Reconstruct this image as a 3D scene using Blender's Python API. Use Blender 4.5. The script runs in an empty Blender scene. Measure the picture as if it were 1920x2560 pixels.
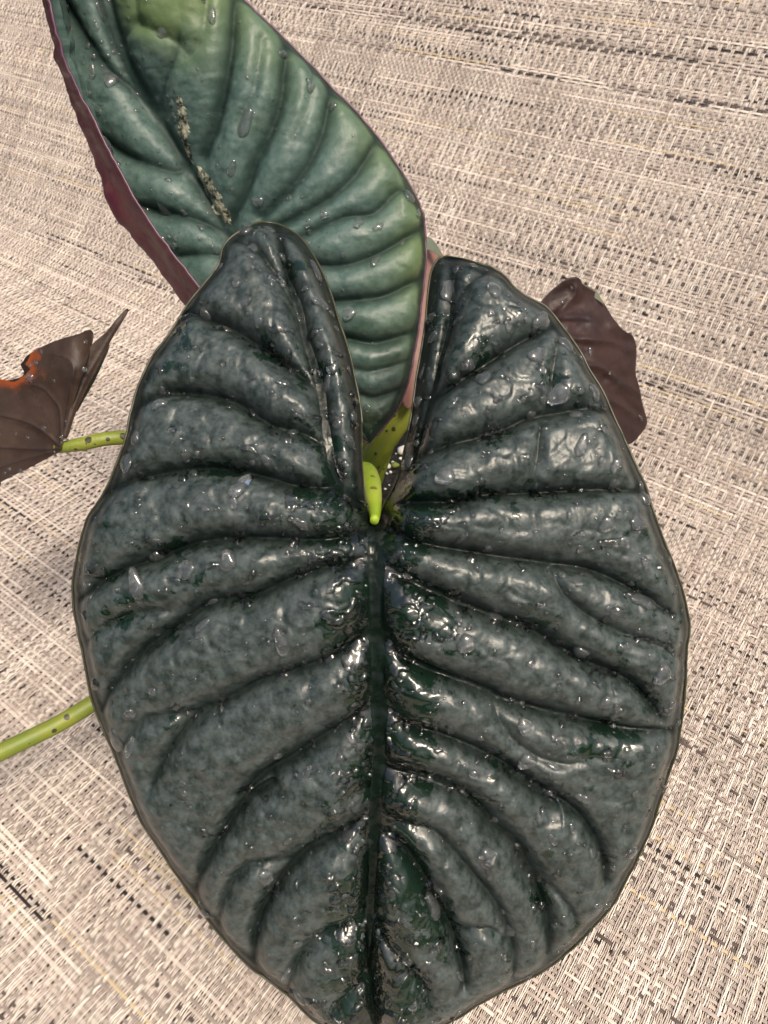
import bpy, math, random
import numpy as np
from mathutils import Vector, Matrix

random.seed(7)
rng = np.random.default_rng(11)
scene = bpy.context.scene

# ------------------------------------------------------------------ camera, sky, sun, exposure
H_CAM = 0.38                                   # metres above the seat
F_PX, CX, CY = 1849.0, 960.0, 1280.0           # the photograph's pixels, 1920 x 2560
PITCH = math.radians(43.6)                     # below the horizon
cd = bpy.data.cameras.new('camera')
cam = bpy.data.objects.new('camera', cd)
scene.collection.objects.link(cam)
cam.location = (0, 0, H_CAM)
cam.rotation_euler = (math.pi / 2 - PITCH, 0, 0)
cd.sensor_fit = 'VERTICAL'
cd.sensor_height = 36.0
cd.lens = F_PX * 36.0 / 2560.0
cd.clip_start, cd.clip_end = 0.01, 200.0
cd.dof.use_dof = True
cd.dof.focus_distance = 0.275
cd.dof.aperture_fstop = 28.0
scene.camera = cam

SUN_EL, SUN_AZ = math.radians(61), math.radians(146)     # azimuth from +Y towards +X
world = bpy.data.worlds.new('World')
scene.world = world
world.use_nodes = True
wn = world.node_tree
bg = wn.nodes['Background']
sky = wn.nodes.new('ShaderNodeTexSky')
sky.sky_type = 'NISHITA'
sky.sun_disc = False
sky.sun_elevation = SUN_EL
sky.sun_rotation = SUN_AZ
sky.air_density = 1.2
sky.dust_density = 7.0
sky.ozone_density = 0.6
wn.links.new(sky.outputs[0], bg.inputs[0])
bg.inputs[1].default_value = 0.10
ld = bpy.data.lights.new('sun', 'SUN')
ld.energy = 2.3
ld.angle = math.radians(16)
ld.color = (1.0, 0.88, 0.72)
sun = bpy.data.objects.new('sun', ld)
scene.collection.objects.link(sun)
sd = Vector((math.sin(SUN_AZ) * math.cos(SUN_EL), math.cos(SUN_AZ) * math.cos(SUN_EL), math.sin(SUN_EL)))
sun.rotation_euler = sd.to_track_quat('Z', 'Y').to_euler()
sun.location = sd * 2

vs = scene.view_settings
vs.view_transform = 'Standard'
vs.look = 'None'
vs.exposure = 0.76
vs.gamma = 1.0
vs.use_curve_mapping = False
scene.cycles.max_bounces = 10
scene.cycles.transmission_bounces = 8
scene.cycles.transparent_max_bounces = 8
scene.cycles.use_denoising = True

# ------------------------------------------------------------------ helpers
CAMX = np.array([1.0, 0, 0])
CAMF = np.array([0, math.cos(PITCH), -math.sin(PITCH)])
CAMU = np.array([0, math.sin(PITCH), math.cos(PITCH)])
CAMP = np.array([0, 0, H_CAM])


def unproj(px, py, depth):
    """a pixel direction and a distance along the lens axis -> a point"""
    px, py, depth = np.asarray(px, float), np.asarray(py, float), np.asarray(depth, float)
    a = (px - CX) / F_PX
    b = -(py - CY) / F_PX
    return CAMP + depth[..., None] * (CAMF + a[..., None] * CAMX + b[..., None] * CAMU)


def catmull(pts, n):
    """smooth open curve through pts, n samples evenly spaced along it"""
    p = np.asarray(pts, float)
    ext = np.vstack([2 * p[0] - p[1], p, 2 * p[-1] - p[-2]])
    out = []
    for i in range(len(p) - 1):
        a, b, c, d = ext[i:i + 4]
        t = np.linspace(0, 1, 12, endpoint=False)[:, None]
        out.append(0.5 * ((2 * b) + (-a + c) * t + (2 * a - 5 * b + 4 * c - d) * t ** 2 + (-a + 3 * b - 3 * c + d) * t ** 3))
    out.append(p[-1:])
    q = np.vstack(out)
    s = np.concatenate([[0], np.cumsum(np.linalg.norm(np.diff(q[:, :2] if q.shape[1] > 3 else q, axis=0), axis=1))])
    u = np.linspace(0, s[-1], n)
    return np.stack([np.interp(u, s, q[:, k]) for k in range(q.shape[1])], 1)


def crop(ox, oy, k, pts):
    return [(ox + x / k, oy + y / k) for x, y in pts]


C1 = lambda *p: crop(100, 0, 1.659, p)
C2 = lambda *p: crop(400, 500, 2.074, p)
C3 = lambda *p: crop(900, 550, 2.074, p)
C4 = lambda *p: crop(150, 1200, 1.952, p)
C5 = lambda *p: crop(900, 1200, 1.952, p)
C6 = lambda *p: crop(300, 1900, 1.229, p)
C7 = lambda *p: crop(0, 700, 3.318, p)
C8 = lambda *p: crop(1300, 650, 4.425, p)


def seg_dist(P, line):
    """distance of every 2-D point to a polyline, and the parameter 0..1 of the nearest place on it"""
    line = np.asarray(line, float)
    best = np.full(len(P), 1e9)
    par = np.zeros(len(P))
    n = len(line) - 1
    for i in range(n):
        a, b = line[i], line[i + 1]
        ab = b - a
        L = max(ab @ ab, 1e-12)
        t = np.clip(((P - a) @ ab) / L, 0, 1)
        d = np.hypot(P[:, 0] - a[0] - t * ab[0], P[:, 1] - a[1] - t * ab[1])
        m = d < best
        best[m] = d[m]
        par[m] = (i + t[m]) / n
    return best, par


def vnoise(x, y, seed=0):
    """smooth value noise in -1..1"""
    r = np.random.default_rng(seed).uniform(-1, 1, (64, 64))
    xi, yi = np.floor(x).astype(int), np.floor(y).astype(int)
    fx, fy = x - xi, y - yi
    fx, fy = fx * fx * (3 - 2 * fx), fy * fy * (3 - 2 * fy)
    g = lambda i, j: r[(xi + i) % 64, (yi + j) % 64]
    return (g(0, 0) * (1 - fx) + g(1, 0) * fx) * (1 - fy) + (g(0, 1) * (1 - fx) + g(1, 1) * fx) * fy


def fbm(x, y, seed=0, o=3):
    v, a = 0, 1.0
    for k in range(o):
        v = v + a * vnoise(x * 2 ** k + 17 * k, y * 2 ** k + 5 * k, seed + k)
        a *= 0.5
    return v / 1.75


def worley(x, y, seed=0):
    """distance between the nearest and second nearest random cell centre"""
    r = np.random.default_rng(seed).uniform(0.12, 0.88, (64, 64, 2))
    xi, yi = np.floor(x).astype(int), np.floor(y).astype(int)
    f1 = np.full(x.shape, 9.0)
    f2 = np.full(x.shape, 9.0)
    for i in (-1, 0, 1):
        for j in (-1, 0, 1):
            c = r[(xi + i) % 64, (yi + j) % 64]
            d = np.hypot(xi + i + c[..., 0] - x, yi + j + c[..., 1] - y)
            f2 = np.minimum(f2, np.maximum(f1, d))
            f1 = np.minimum(f1, d)
    return f2 - f1


def new_obj(name, verts, faces, mats, parent=None, smooth=True, mat_idx=None, attrs=None):
    me = bpy.data.meshes.new(name)
    verts = np.asarray(verts, np.float32)
    if isinstance(faces, np.ndarray):
        k = faces.shape[1]
        me.vertices.add(len(verts))
        me.vertices.foreach_set('co', verts.ravel())
        me.loops.add(faces.size)
        me.loops.foreach_set('vertex_index', faces.astype(np.int32).ravel())
        me.polygons.add(len(faces))
        me.polygons.foreach_set('loop_start', (np.arange(len(faces)) * k).astype(np.int32))
        me.polygons.foreach_set('loop_total', np.full(len(faces), k, np.int32))
        me.update(calc_edges=True)
        me.validate()
    else:
        me.from_pydata([tuple(map(float, v)) for v in verts], [], faces)
    for m in (mats if isinstance(mats, (list, tuple)) else [mats]):
        me.materials.append(m)
    if mat_idx is not None:
        me.polygons.foreach_set('material_index', np.asarray(mat_idx, np.int32))
    me.polygons.foreach_set('use_smooth', np.full(len(me.polygons), smooth))
    for k, v in (attrs or {}).items():
        v = np.asarray(v, np.float32)
        if v.ndim == 1:
            at = me.attributes.new(k, 'FLOAT', 'POINT')
            at.data.foreach_set('value', v)
        else:
            at = me.attributes.new(k, 'FLOAT_COLOR', 'POINT')
            at.data.foreach_set('color', np.hstack([v, np.ones((len(v), 1), np.float32)]).ravel())
    me.update()
    o = bpy.data.objects.new(name, me)
    scene.collection.objects.link(o)
    if parent is not None:
        o.parent = parent
    return o


def grid_faces(n, m, off=0, flip=False):
    i, j = np.meshgrid(np.arange(n - 1), np.arange(m - 1), indexing='ij')
    a = (i * m + j).ravel() + off
    f = np.stack([a, a + 1, a + m + 1, a + m], 1)
    return f[:, ::-1] if flip else f


def grid_normals(P):
    """P (n,m,3) -> unit normals turned towards the camera"""
    du = np.gradient(P, axis=0)
    dv = np.gradient(P, axis=1)
    N = np.cross(du, dv)
    L = np.linalg.norm(N, axis=2, keepdims=True)
    N = N / np.maximum(L, 1e-12)
    return N


def tag(o, label, cat, group=None):
    o['label'] = label
    o['category'] = cat
    if group:
        o['group'] = group


# ------------------------------------------------------------------ materials
def mat_new(name):
    m = bpy.data.materials.new(name)
    m.use_nodes = True
    nt = m.node_tree
    return m, nt, nt.nodes['Principled BSDF'], nt.nodes['Material Output']


def N(nt, typ, **kw):
    n = nt.nodes.new(typ)
    for k, v in kw.items():
        setattr(n, k, v)
    return n


def link(nt, a, b):
    nt.links.new(a, b)


def math_node(nt, op, a, b=None, c=None, clamp=False):
    n = N(nt, 'ShaderNodeMath', operation=op, use_clamp=clamp)
    for i, v in enumerate((a, b, c)):
        if v is None:
            continue
        if hasattr(v, 'is_linked') or hasattr(v, 'links'):
            link(nt, v, n.inputs[i])
        else:
            n.inputs[i].default_value = v
    return n.outputs[0]


def mixcol(nt, fac, a, b):
    n = N(nt, 'ShaderNodeMix', data_type='RGBA')
    for s, v in ((n.inputs[0], fac), (n.inputs[6], a), (n.inputs[7], b)):
        if hasattr(v, 'links'):
            link(nt, v, s)
        elif isinstance(v, (int, float)):
            s.default_value = v
        else:
            s.default_value = (*v, 1)
    return n.outputs[2]


def noise_tex(nt, scale, detail=3.0, rough=0.55, dist=0.0):
    tc = N(nt, 'ShaderNodeTexCoord')
    n = N(nt, 'ShaderNodeTexNoise')
    n.inputs['Scale'].default_value = scale
    n.inputs['Detail'].default_value = detail
    n.inputs['Roughness'].default_value = rough
    n.inputs['Distortion'].default_value = dist
    link(nt, tc.outputs['Object'], n.inputs['Vector'])
    return n.outputs['Fac']


def ramp(nt, fac, lo, hi):
    n = N(nt, 'ShaderNodeMapRange', interpolation_type='SMOOTHSTEP')
    n.inputs[1].default_value = lo
    n.inputs[2].default_value = hi
    link(nt, fac, n.inputs[0])
    return n.outputs[0]


def attr(nt, name):
    return N(nt, 'ShaderNodeAttribute', attribute_name=name).outputs['Fac']


def bump(nt, bsdf, h, strength, dist):
    b = N(nt, 'ShaderNodeBump')
    b.inputs['Strength'].default_value = strength
    b.inputs['Distance'].default_value = dist
    link(nt, h, b.inputs['Height'])
    link(nt, b.outputs[0], bsdf.inputs['Normal'])


def leaf_top_material(name, dry, dry2, wetc, veinc, rough_dry, rough_wet, wet_amount, edgec, tint=None):
    """waxy blade: clouded dry film broken by clear wet patches, darker veins with groove shade painted into their colour, thin coloured edge"""
    m, nt, b, out = mat_new(name)
    n1 = noise_tex(nt, 230, 6, 0.72, 0.1)
    n2 = noise_tex(nt, 300, 3, 0.6)
    base = mixcol(nt, ramp(nt, n1, 0.28, 0.72), dry, dry2)
    if tint is not None:
        base = mixcol(nt, ramp(nt, attr(nt, 'tint'), 0.0, 1.0), base, tint)
    wet_src = math_node(nt, 'ADD', attr(nt, 'wet'), math_node(nt, 'MULTIPLY', math_node(nt, 'SUBTRACT', n2, 0.5), 0.5))
    wet = ramp(nt, wet_src, 0.46, 0.56)
    wet = math_node(nt, 'MULTIPLY', wet, wet_amount)
    base = mixcol(nt, wet, base, wetc)
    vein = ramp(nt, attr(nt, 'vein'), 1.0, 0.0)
    base = mixcol(nt, math_node(nt, 'MULTIPLY', vein, 0.85), base, veinc)  # darker vein colour, deepened to paint shade into the grooves
    base = mixcol(nt, math_node(nt, 'MULTIPLY', ramp(nt, attr(nt, 'edge'), 0.0050, 0.0030), 0.75), base, veinc)
    edge = ramp(nt, attr(nt, 'edge'), 0.0005, 0.0001)
    base = mixcol(nt, edge, base, edgec)
    link(nt, base, b.inputs['Base Color'])
    r = N(nt, 'ShaderNodeMix', data_type='FLOAT')
    link(nt, wet, r.inputs[0])
    r.inputs[2].default_value, r.inputs[3].default_value = rough_dry, rough_wet
    r2 = math_node(nt, 'ADD', r.outputs[0], math_node(nt, 'MULTIPLY', math_node(nt, 'SUBTRACT', n1, 0.5), 0.18))
    link(nt, r2, b.inputs['Roughness'])
    link(nt, math_node(nt, 'MULTIPLY_ADD', math_node(nt, 'MAXIMUM', vein, ramp(nt, attr(nt, 'edge'), 0.0050, 0.0030)), -0.38, 0.5), b.inputs['Specular IOR Level'])
    fine = noise_tex(nt, 900, 2, 0.6)
    cr = N(nt, 'ShaderNodeTexVoronoi', feature='DISTANCE_TO_EDGE')
    cr.inputs['Scale'].default_value = 210
    tc = N(nt, 'ShaderNodeTexCoord')
    link(nt, tc.outputs['Object'], cr.inputs['Vector'])
    crk = ramp(nt, cr.outputs['Distance'], 0.0, 0.12)
    hsum = math_node(nt, 'ADD', math_node(nt, 'MULTIPLY', fine, 0.35), math_node(nt, 'MULTIPLY', crk, 0.07))
    hsum = math_node(nt, 'ADD', hsum, math_node(nt, 'MULTIPLY', n2, 0.8))
    bump(nt, b, hsum, 0.35, 0.0006)
    return m, nt, b, out


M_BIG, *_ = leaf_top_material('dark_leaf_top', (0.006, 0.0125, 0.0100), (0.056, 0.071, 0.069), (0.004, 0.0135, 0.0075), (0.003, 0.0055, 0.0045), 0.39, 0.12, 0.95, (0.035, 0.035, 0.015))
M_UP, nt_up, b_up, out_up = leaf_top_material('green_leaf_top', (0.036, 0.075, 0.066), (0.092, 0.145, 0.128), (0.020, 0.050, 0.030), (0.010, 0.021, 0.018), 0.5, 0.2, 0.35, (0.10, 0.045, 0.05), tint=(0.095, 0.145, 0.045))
tl = N(nt_up, 'ShaderNodeBsdfTranslucent')
tl.inputs[0].default_value = (0.16, 0.30, 0.05, 1)
mx = N(nt_up, 'ShaderNodeMixShader')
mx.inputs[0].default_value = 0.16
link(nt_up, b_up.outputs[0], mx.inputs[1])
link(nt_up, tl.outputs[0], mx.inputs[2])
link(nt_up, mx.outputs[0], out_up.inputs[0])
M_PALE, *_ = leaf_top_material('pale_leaf_top', (0.13, 0.17, 0.13), (0.20, 0.23, 0.18), (0.05, 0.08, 0.05), (0.06, 0.08, 0.06), 0.5, 0.25, 0.2, (0.1, 0.09, 0.05))


def underside_material(name, c1, c2, veinc, rough=0.5, burn=False, translucent=None):
    m, nt, b, out = mat_new(name)
    n1 = noise_tex(nt, 70, 4, 0.6, 0.3)
    base = mixcol(nt, ramp(nt, n1, 0.3, 0.7), c1, c2)
    base = mixcol(nt, math_node(nt, 'MULTIPLY', ramp(nt, attr(nt, 'vein'), 1.0, 0.0), 0.7), base, veinc)
    if burn:
        base = mixcol(nt, math_node(nt, 'MULTIPLY', ramp(nt, attr(nt, 'burn'), 0.0062, 0.0010), 0.8), base, (0.30, 0.060, 0.008))
        base = mixcol(nt, ramp(nt, attr(nt, 'burn'), 0.0016, 0.0009), base, (0.018, 0.009, 0.006))
    link(nt, base, b.inputs['Base Color'])
    b.inputs['Roughness'].default_value = rough
    b.inputs['Specular IOR Level'].default_value = 0.32
    fine = noise_tex(nt, 700, 3, 0.6)
    bump(nt, b, fine, 0.3, 0.0005)
    if translucent:
        t = N(nt, 'ShaderNodeBsdfTranslucent')
        t.inputs[0].default_value = (*translucent, 1)
        mx = N(nt, 'ShaderNodeMixShader')
        mx.inputs[0].default_value = 0.2
        link(nt, b.outputs[0], mx.inputs[1])
        link(nt, t.outputs[0], mx.inputs[2])
        link(nt, mx.outputs[0], out.inputs[0])
    return m


M_UNDER_PURPLE = underside_material('purple_underside', (0.070, 0.010, 0.022), (0.12, 0.040, 0.042), (0.03, 0.006, 0.012))
M_UNDER_BROWN = underside_material('brown_underside', (0.014, 0.005, 0.0045), (0.028, 0.011, 0.009), (0.005, 0.002, 0.002))
M_UNDER_BURN = underside_material('burnt_underside', (0.030, 0.018, 0.013), (0.056, 0.035, 0.025), (0.012, 0.006, 0.006), burn=True, translucent=(0.10, 0.05, 0.02))
M_UNDER_PINK = underside_material('pink_underside', (0.13, 0.068, 0.056), (0.19, 0.10, 0.082), (0.08, 0.035, 0.03))


def stem_material(name, c1, c2, spot):
    m, nt, b, out = mat_new(name)
    n1 = noise_tex(nt, 60, 3)
    base = mixcol(nt, ramp(nt, n1, 0.3, 0.7), c1, c2)
    v = N(nt, 'ShaderNodeTexVoronoi')
    v.inputs['Scale'].default_value = 230
    tc = N(nt, 'ShaderNodeTexCoord')
    link(nt, tc.outputs['Object'], v.inputs['Vector'])
    sep = N(nt, 'ShaderNodeSeparateColor')
    link(nt, v.outputs['Color'], sep.inputs[0])
    big = math_node(nt, 'LESS_THAN', v.outputs['Distance'], math_node(nt, 'MULTIPLY', ramp(nt, sep.outputs[0], 0.35, 1.0), 0.34))
    base = mixcol(nt, math_node(nt, 'MULTIPLY', big, 0.9), base, spot)
    link(nt, base, b.inputs['Base Color'])
    b.inputs['Roughness'].default_value = 0.42
    b.inputs['Subsurface Weight'].default_value = 0.25
    b.inputs['Subsurface Radius'].default_value = (0.002, 0.003, 0.001)
    b.inputs['Subsurface Scale'].default_value = 1.0
    bump(nt, b, noise_tex(nt, 900, 4, 0.7), 0.45, 0.0006)
    return m


M_STEM = stem_material('green_petiole', (0.125, 0.165, 0.014), (0.19, 0.21, 0.022), (0.012, 0.010, 0.006))
M_LIME = stem_material('lime_petiole', (0.19, 0.29, 0.016), (0.29, 0.37, 0.035), (0.10, 0.08, 0.01))

M_WATER, nt, b, _ = mat_new('water')
b.inputs['Base Color'].default_value = (1, 1, 1, 1)
b.inputs['Roughness'].default_value = 0.0
b.inputs['IOR'].default_value = 1.50
b.inputs['Transmission Weight'].default_value = 1.0

wd = N(nt, 'ShaderNodeBsdfDiffuse')
wd.inputs[0].default_value = (0.55, 0.60, 0.62, 1)
wm = N(nt, 'ShaderNodeMixShader')
wm.inputs[0].default_value = 0.045
link(nt, b.outputs[0], wm.inputs[1])
link(nt, wd.outputs[0], wm.inputs[2])
link(nt, wm.outputs[0], _.inputs[0])

M_THREAD, nt, b, _ = mat_new('vinyl_thread')
vc = N(nt, 'ShaderNodeVertexColor', layer_name='tone')
nn = noise_tex(nt, 25, 3)
hsv = N(nt, 'ShaderNodeHueSaturation')
link(nt, vc.outputs[0], hsv.inputs['Color'])
link(nt, math_node(nt, 'MULTIPLY_ADD', nn, 0.3, 0.85), hsv.inputs['Value'])
link(nt, hsv.outputs[0], b.inputs['Base Color'])
b.inputs['Roughness'].default_value = 0.55
b.inputs['Specular IOR Level'].default_value = 0.3

M_GAP_SHADE, nt, b, _ = mat_new('weave_gap_shade')
link(nt, mixcol(nt, noise_tex(nt, 400, 2), (0.012, 0.009, 0.008), (0.025, 0.019, 0.016)), b.inputs['Base Color'])  # near-black colour stands in for shade in the gaps between threads
b.inputs['Roughness'].default_value = 0.9

M_SOIL, nt, b, _ = mat_new('potting_soil')
link(nt, mixcol(nt, ramp(nt, noise_tex(nt, 350, 4), 0.4, 0.65), (0.003, 0.0025, 0.002), (0.014, 0.010, 0.007)), b.inputs['Base Color'])
b.inputs['Roughness'].default_value = 0.55
bump(nt, b, noise_tex(nt, 500, 4), 1.0, 0.002)
M_PERLITE, nt, b, _ = mat_new('perlite')
link(nt, mixcol(nt, noise_tex(nt, 600, 3), (0.62, 0.60, 0.54), (0.8, 0.79, 0.74)), b.inputs['Base Color'])
b.inputs['Roughness'].default_value = 0.85
M_ALGAE, nt, b, _ = mat_new('green_pellet')
link(nt, mixcol(nt, noise_tex(nt, 600, 3), (0.10, 0.14, 0.02), (0.2, 0.26, 0.05)), b.inputs['Base Color'])
b.inputs['Roughness'].default_value = 0.7
M_POT, nt, b, _ = mat_new('pot_plastic')
link(nt, mixcol(nt, noise_tex(nt, 40, 3), (0.012, 0.012, 0.012), (0.025, 0.024, 0.023)), b.inputs['Base Color'])
b.inputs['Roughness'].default_value = 0.45

# ------------------------------------------------------------------ the woven seat: a flat seat that bends up into a sloping back
P0 = H_CAM / 70.0                                   # one repeat of the weave
T_DIR = np.array([0.8048, -0.5935, 0.0])            # along the weft threads
T_DIR /= np.linalg.norm(T_DIR)
E_DIR = np.array([-T_DIR[1], T_DIR[0], 0.0])        # along the warp, away from the camera
BEND_R, BEND_A, BEND_V = 0.13, math.radians(46), 0.375


def sheet(s, v, off=0.0):
    """point of the cloth: s along the weft, v arc length along the warp, off = height above it"""
    s, v = np.broadcast_arrays(np.asarray(s, float), np.asarray(v, float))
    off = np.broadcast_to(np.asarray(off, float), s.shape)
    arc = BEND_R * BEND_A
    a = np.clip((v - BEND_V) / BEND_R, 0, BEND_A)
    hv = np.minimum(v, BEND_V) + BEND_R * np.sin(a)
    hz = BEND_R * (1 - np.cos(a))
    ex = np.maximum(v - BEND_V - arc, 0)
    hv = hv + ex * math.cos(BEND_A) - off * np.sin(a)
    hz = hz + ex * math.sin(BEND_A) + off * np.cos(a)
    return s[..., None] * T_DIR + hv[..., None] * E_DIR + hz[..., None] * np.array([0, 0, 1.0])


def project(P):
    d = P - CAMP
    z = d @ CAMF
    z2 = np.where(z > 0.02, z, 0.02)
    x = CX + F_PX * (d @ CAMX) / z2
    y = CY - F_PX * (d @ CAMU) / z2
    return x, y, z


fabric = None
vb = np.linspace(-0.405, 1.03, 120)
sb = np.linspace(-1.305, 0.525, 40)
SB, VB = np.meshgrid(sb, vb, indexing='ij')
fabric = new_obj('woven_seat_fabric', sheet(SB, VB, -0.0012).reshape(-1, 3), grid_faces(40, 120, flip=False), M_GAP_SHADE)  # dark sheet added under the threads so that the gaps look shaded
fabric['kind'] = 'structure'
fabric['label'] = 'beige woven vinyl chair fabric rising into a sloping back'

PF = P0 / 6.6           # warp filament pitch
PW = P0 * 0.52           # weft pitch
S0, S1, V0, V1 = -1.30, 0.52, -0.40, 1.025
nw = int((S1 - S0) / PF)
nv = int((V1 - V0) / PW)
wi = np.arange(nw)
grp = wi // 3                                     # groups of three and four filaments
ws = S0 + wi * PF + rng.normal(0, PF * 0.10, nw)
# the draft of the weave: over(g, j)
ng = grp.max() + 1
row_kind = rng.choice([0, 1, 2, 3], nv, p=[0.46, 0.10, 0.24, 0.20])
gg, jj = np.meshgrid(np.arange(ng), np.arange(nv), indexing='ij')
over = ((gg + jj) % 2 == 0)
over = np.where(row_kind[jj] == 1, (gg % 4 == (jj % 4)), over)               # weft floats: long light lines
over = np.where(row_kind[jj] == 2, (gg + 2 * (jj // 2)) % 4 < 3, over)       # warp floats
over = np.where(row_kind[jj] == 3, (gg + jj) % 3 > 0, over)
fl = rng.random((ng, nv)) < 0.03
over = np.logical_xor(over, fl)
vv = V0 + np.arange(nv) * PW + rng.normal(0, PW * 0.06, nv)
AMP = 0.0007

# visible window with a margin, per crossing
SS, VV = np.meshgrid(ws, vv, indexing='ij')
px_, py_, pz_ = project(sheet(SS, VV))
vis = (pz_ > 0.05) & (px_ > -170) & (px_ < 2090) & (py_ > -170) & (py_ < 2740)

# warp filaments: three verts across, one row per weft crossing
ov = over[grp]                                          # (nw, nv)
hgt = np.where(ov, AMP, -AMP) + rng.normal(0, 0.00005, (nw, nv))
wid = PF * rng.uniform(0.26, 0.38, nw)[:, None] * np.where(ov, 1.0, 0.9)
jit = rng.normal(0, PF * 0.14, (nw, nv))
tone_warp = np.array([(0.63, 0.54, 0.465), (0.74, 0.66, 0.585), (0.49, 0.41, 0.355), (0.80, 0.73, 0.645)])
tw = tone_warp[rng.choice(4, nw, p=[0.42, 0.26, 0.2, 0.12])] * rng.uniform(0.58, 0.98, (nw, 1))
vid = np.cumsum(vis.ravel()) - 1
vid = np.where(vis.ravel(), vid, -1).reshape(nw, nv)
sel = np.argwhere(vis)
si, sj = sel[:, 0], sel[:, 1]
sc_ = SS[si, sj] + jit[si, sj]
hw = wid[si, sj]
hh = hgt[si, sj]
vj = VV[si, sj]
A = sheet(sc_ - hw, vj, hh - 0.00014)
B = sheet(sc_, vj, hh + 0.00006)
Cc = sheet(sc_ + hw, vj, hh - 0.00014)
verts = np.stack([A, B, Cc], 1).reshape(-1, 3)
cols = np.repeat(tw[si], 3, axis=0)
ok = (vid[:, :-1] >= 0) & (vid[:, 1:] >= 0)
a0 = vid[:, :-1][ok] * 3
b0 = vid[:, 1:][ok] * 3
faces = np.concatenate([np.stack([a0, a0 + 1, b0 + 1, b0], 1), np.stack([a0 + 1, a0 + 2, b0 + 2, b0 + 1], 1)])
o = new_obj('warp_threads', verts, faces, M_THREAD, fabric, True, attrs={'tone': cols})
o['kind'] = 'stuff'

# weft threads: two rows per warp group
gc = np.array([ws[grp == g].mean() for g in range(ng)])
GS, GV = np.meshgrid(gc, vv, indexing='ij')
px_, py_, pz_ = project(sheet(GS, GV))
visw = (pz_ > 0.05) & (px_ > -170) & (px_ < 2090) & (py_ > -170) & (py_ < 2740)
hgtw = np.where(over, -AMP * 0.9, AMP * 0.75)
tone_weft = np.array([(0.25, 0.205, 0.178), (0.35, 0.29, 0.25), (0.56, 0.48, 0.42), (0.015, 0.010, 0.010), (0.075, 0.055, 0.05), (0.42, 0.33, 0.20)])
cw = np.zeros((ng, nv, 3))
for j in range(nv):
    g = 0
    while g < ng:
        run = int(rng.integers(8, 46))
        k = rng.choice(6, p=[0.43, 0.31, 0.11, 0.045, 0.075, 0.03])
        cw[g:g + run, j] = tone_weft[k] * rng.uniform(0.85, 1.12)
        g += run
ww = PW * rng.uniform(0.22, 0.31, nv)
vid = np.where(visw.ravel(), np.cumsum(visw.ravel()) - 1, -1).reshape(ng, nv)
sel = np.argwhere(visw)
si, sj = sel[:, 0], sel[:, 1]
hh = hgtw[si, sj]
w_ = ww[sj]
vj = vv[sj]
A = sheet(gc[si], vj - w_, hh - 0.00012)
B = sheet(gc[si], vj, hh + 0.00004)
Cc = sheet(gc[si], vj + w_, hh - 0.00012)
verts = np.stack([A, B, Cc], 1).reshape(-1, 3)
cols = np.repeat(cw[si, sj], 3, axis=0)
ok = (vid[:-1] >= 0) & (vid[1:] >= 0)
a0 = vid[:-1][ok] * 3
b0 = vid[1:][ok] * 3
faces = np.concatenate([np.stack([a0, b0, b0 + 1, a0 + 1], 1), np.stack([a0 + 1, b0 + 1, b0 + 2, a0 + 2], 1)])
o = new_obj('weft_threads', verts, faces, M_THREAD, fabric, True, attrs={'tone': cols})
o['kind'] = 'stuff'

# the cloth beyond the picture: one ribbon for each bundle of filaments
far = ~visw


def flat_ribbons(name, mask, along_warp, half, hgt_, cols_):
    idx = np.where(mask.ravel(), np.cumsum(mask.ravel()) - 1, -1).reshape(mask.shape)
    i_, j_ = np.argwhere(mask).T
    if along_warp:
        L, Rr = sheet(gc[i_] - half, vv[j_], hgt_[i_, j_]), sheet(gc[i_] + half, vv[j_], hgt_[i_, j_])
        ok2 = (idx[:, :-1] >= 0) & (idx[:, 1:] >= 0)
        a_, b_ = idx[:, :-1][ok2] * 2, idx[:, 1:][ok2] * 2
        F2 = np.stack([a_, a_ + 1, b_ + 1, b_], 1)
    else:
        L, Rr = sheet(gc[i_], vv[j_] - half, hgt_[i_, j_]), sheet(gc[i_], vv[j_] + half, hgt_[i_, j_])
        ok2 = (idx[:-1] >= 0) & (idx[1:] >= 0)
        a_, b_ = idx[:-1][ok2] * 2, idx[1:][ok2] * 2
        F2 = np.stack([a_, b_, b_ + 1, a_ + 1], 1)
    ob = new_obj(name, np.stack([L, Rr], 1).reshape(-1, 3), F2, M_THREAD, fabric, True, attrs={'tone': np.repeat(cols_[i_, j_], 2, axis=0)})
    ob['kind'] = 'stuff'


# one extra crossing of overlap so that the two meet
grow = far.copy()
grow[1:] |= far[:-1]
grow[:-1] |= far[1:]
grow[:, 1:] |= far[:, :-1]
grow[:, :-1] |= far[:, 1:]
gcol = np.stack([np.array([tw[grp == g, k].mean() for g in range(ng)]) for k in range(3)], 1)
flat_ribbons('warp_threads', grow, True, PF * 1.2, np.where(over, AMP, -AMP) - 0.0001, np.repeat(gcol[:, None], nv, axis=1))
sub = np.arange(0, ng, 8)
gfull, gc = gc, gc[sub]
wide = grow.copy()
for q in range(1, 9):
    wide[q:] |= grow[:-q]
    wide[:-q] |= grow[q:]
flat_ribbons('weft_threads', wide[sub], False, PW * 0.27, np.full((len(sub), nv), -0.00025), cw[sub])
gc = gfull

# ------------------------------------------------------------------ pot, soil
CROWN = unproj(925, 1200, 0.395)
POT = np.array([0.0, 0.305, 0.0])
pot = bpy.data.objects.new('plant_pot', None)
scene.collection.objects.link(pot)
pot.location = POT
tag(pot, 'small round dark plastic pot hidden below the large dark leaf', 'pot')


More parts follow.
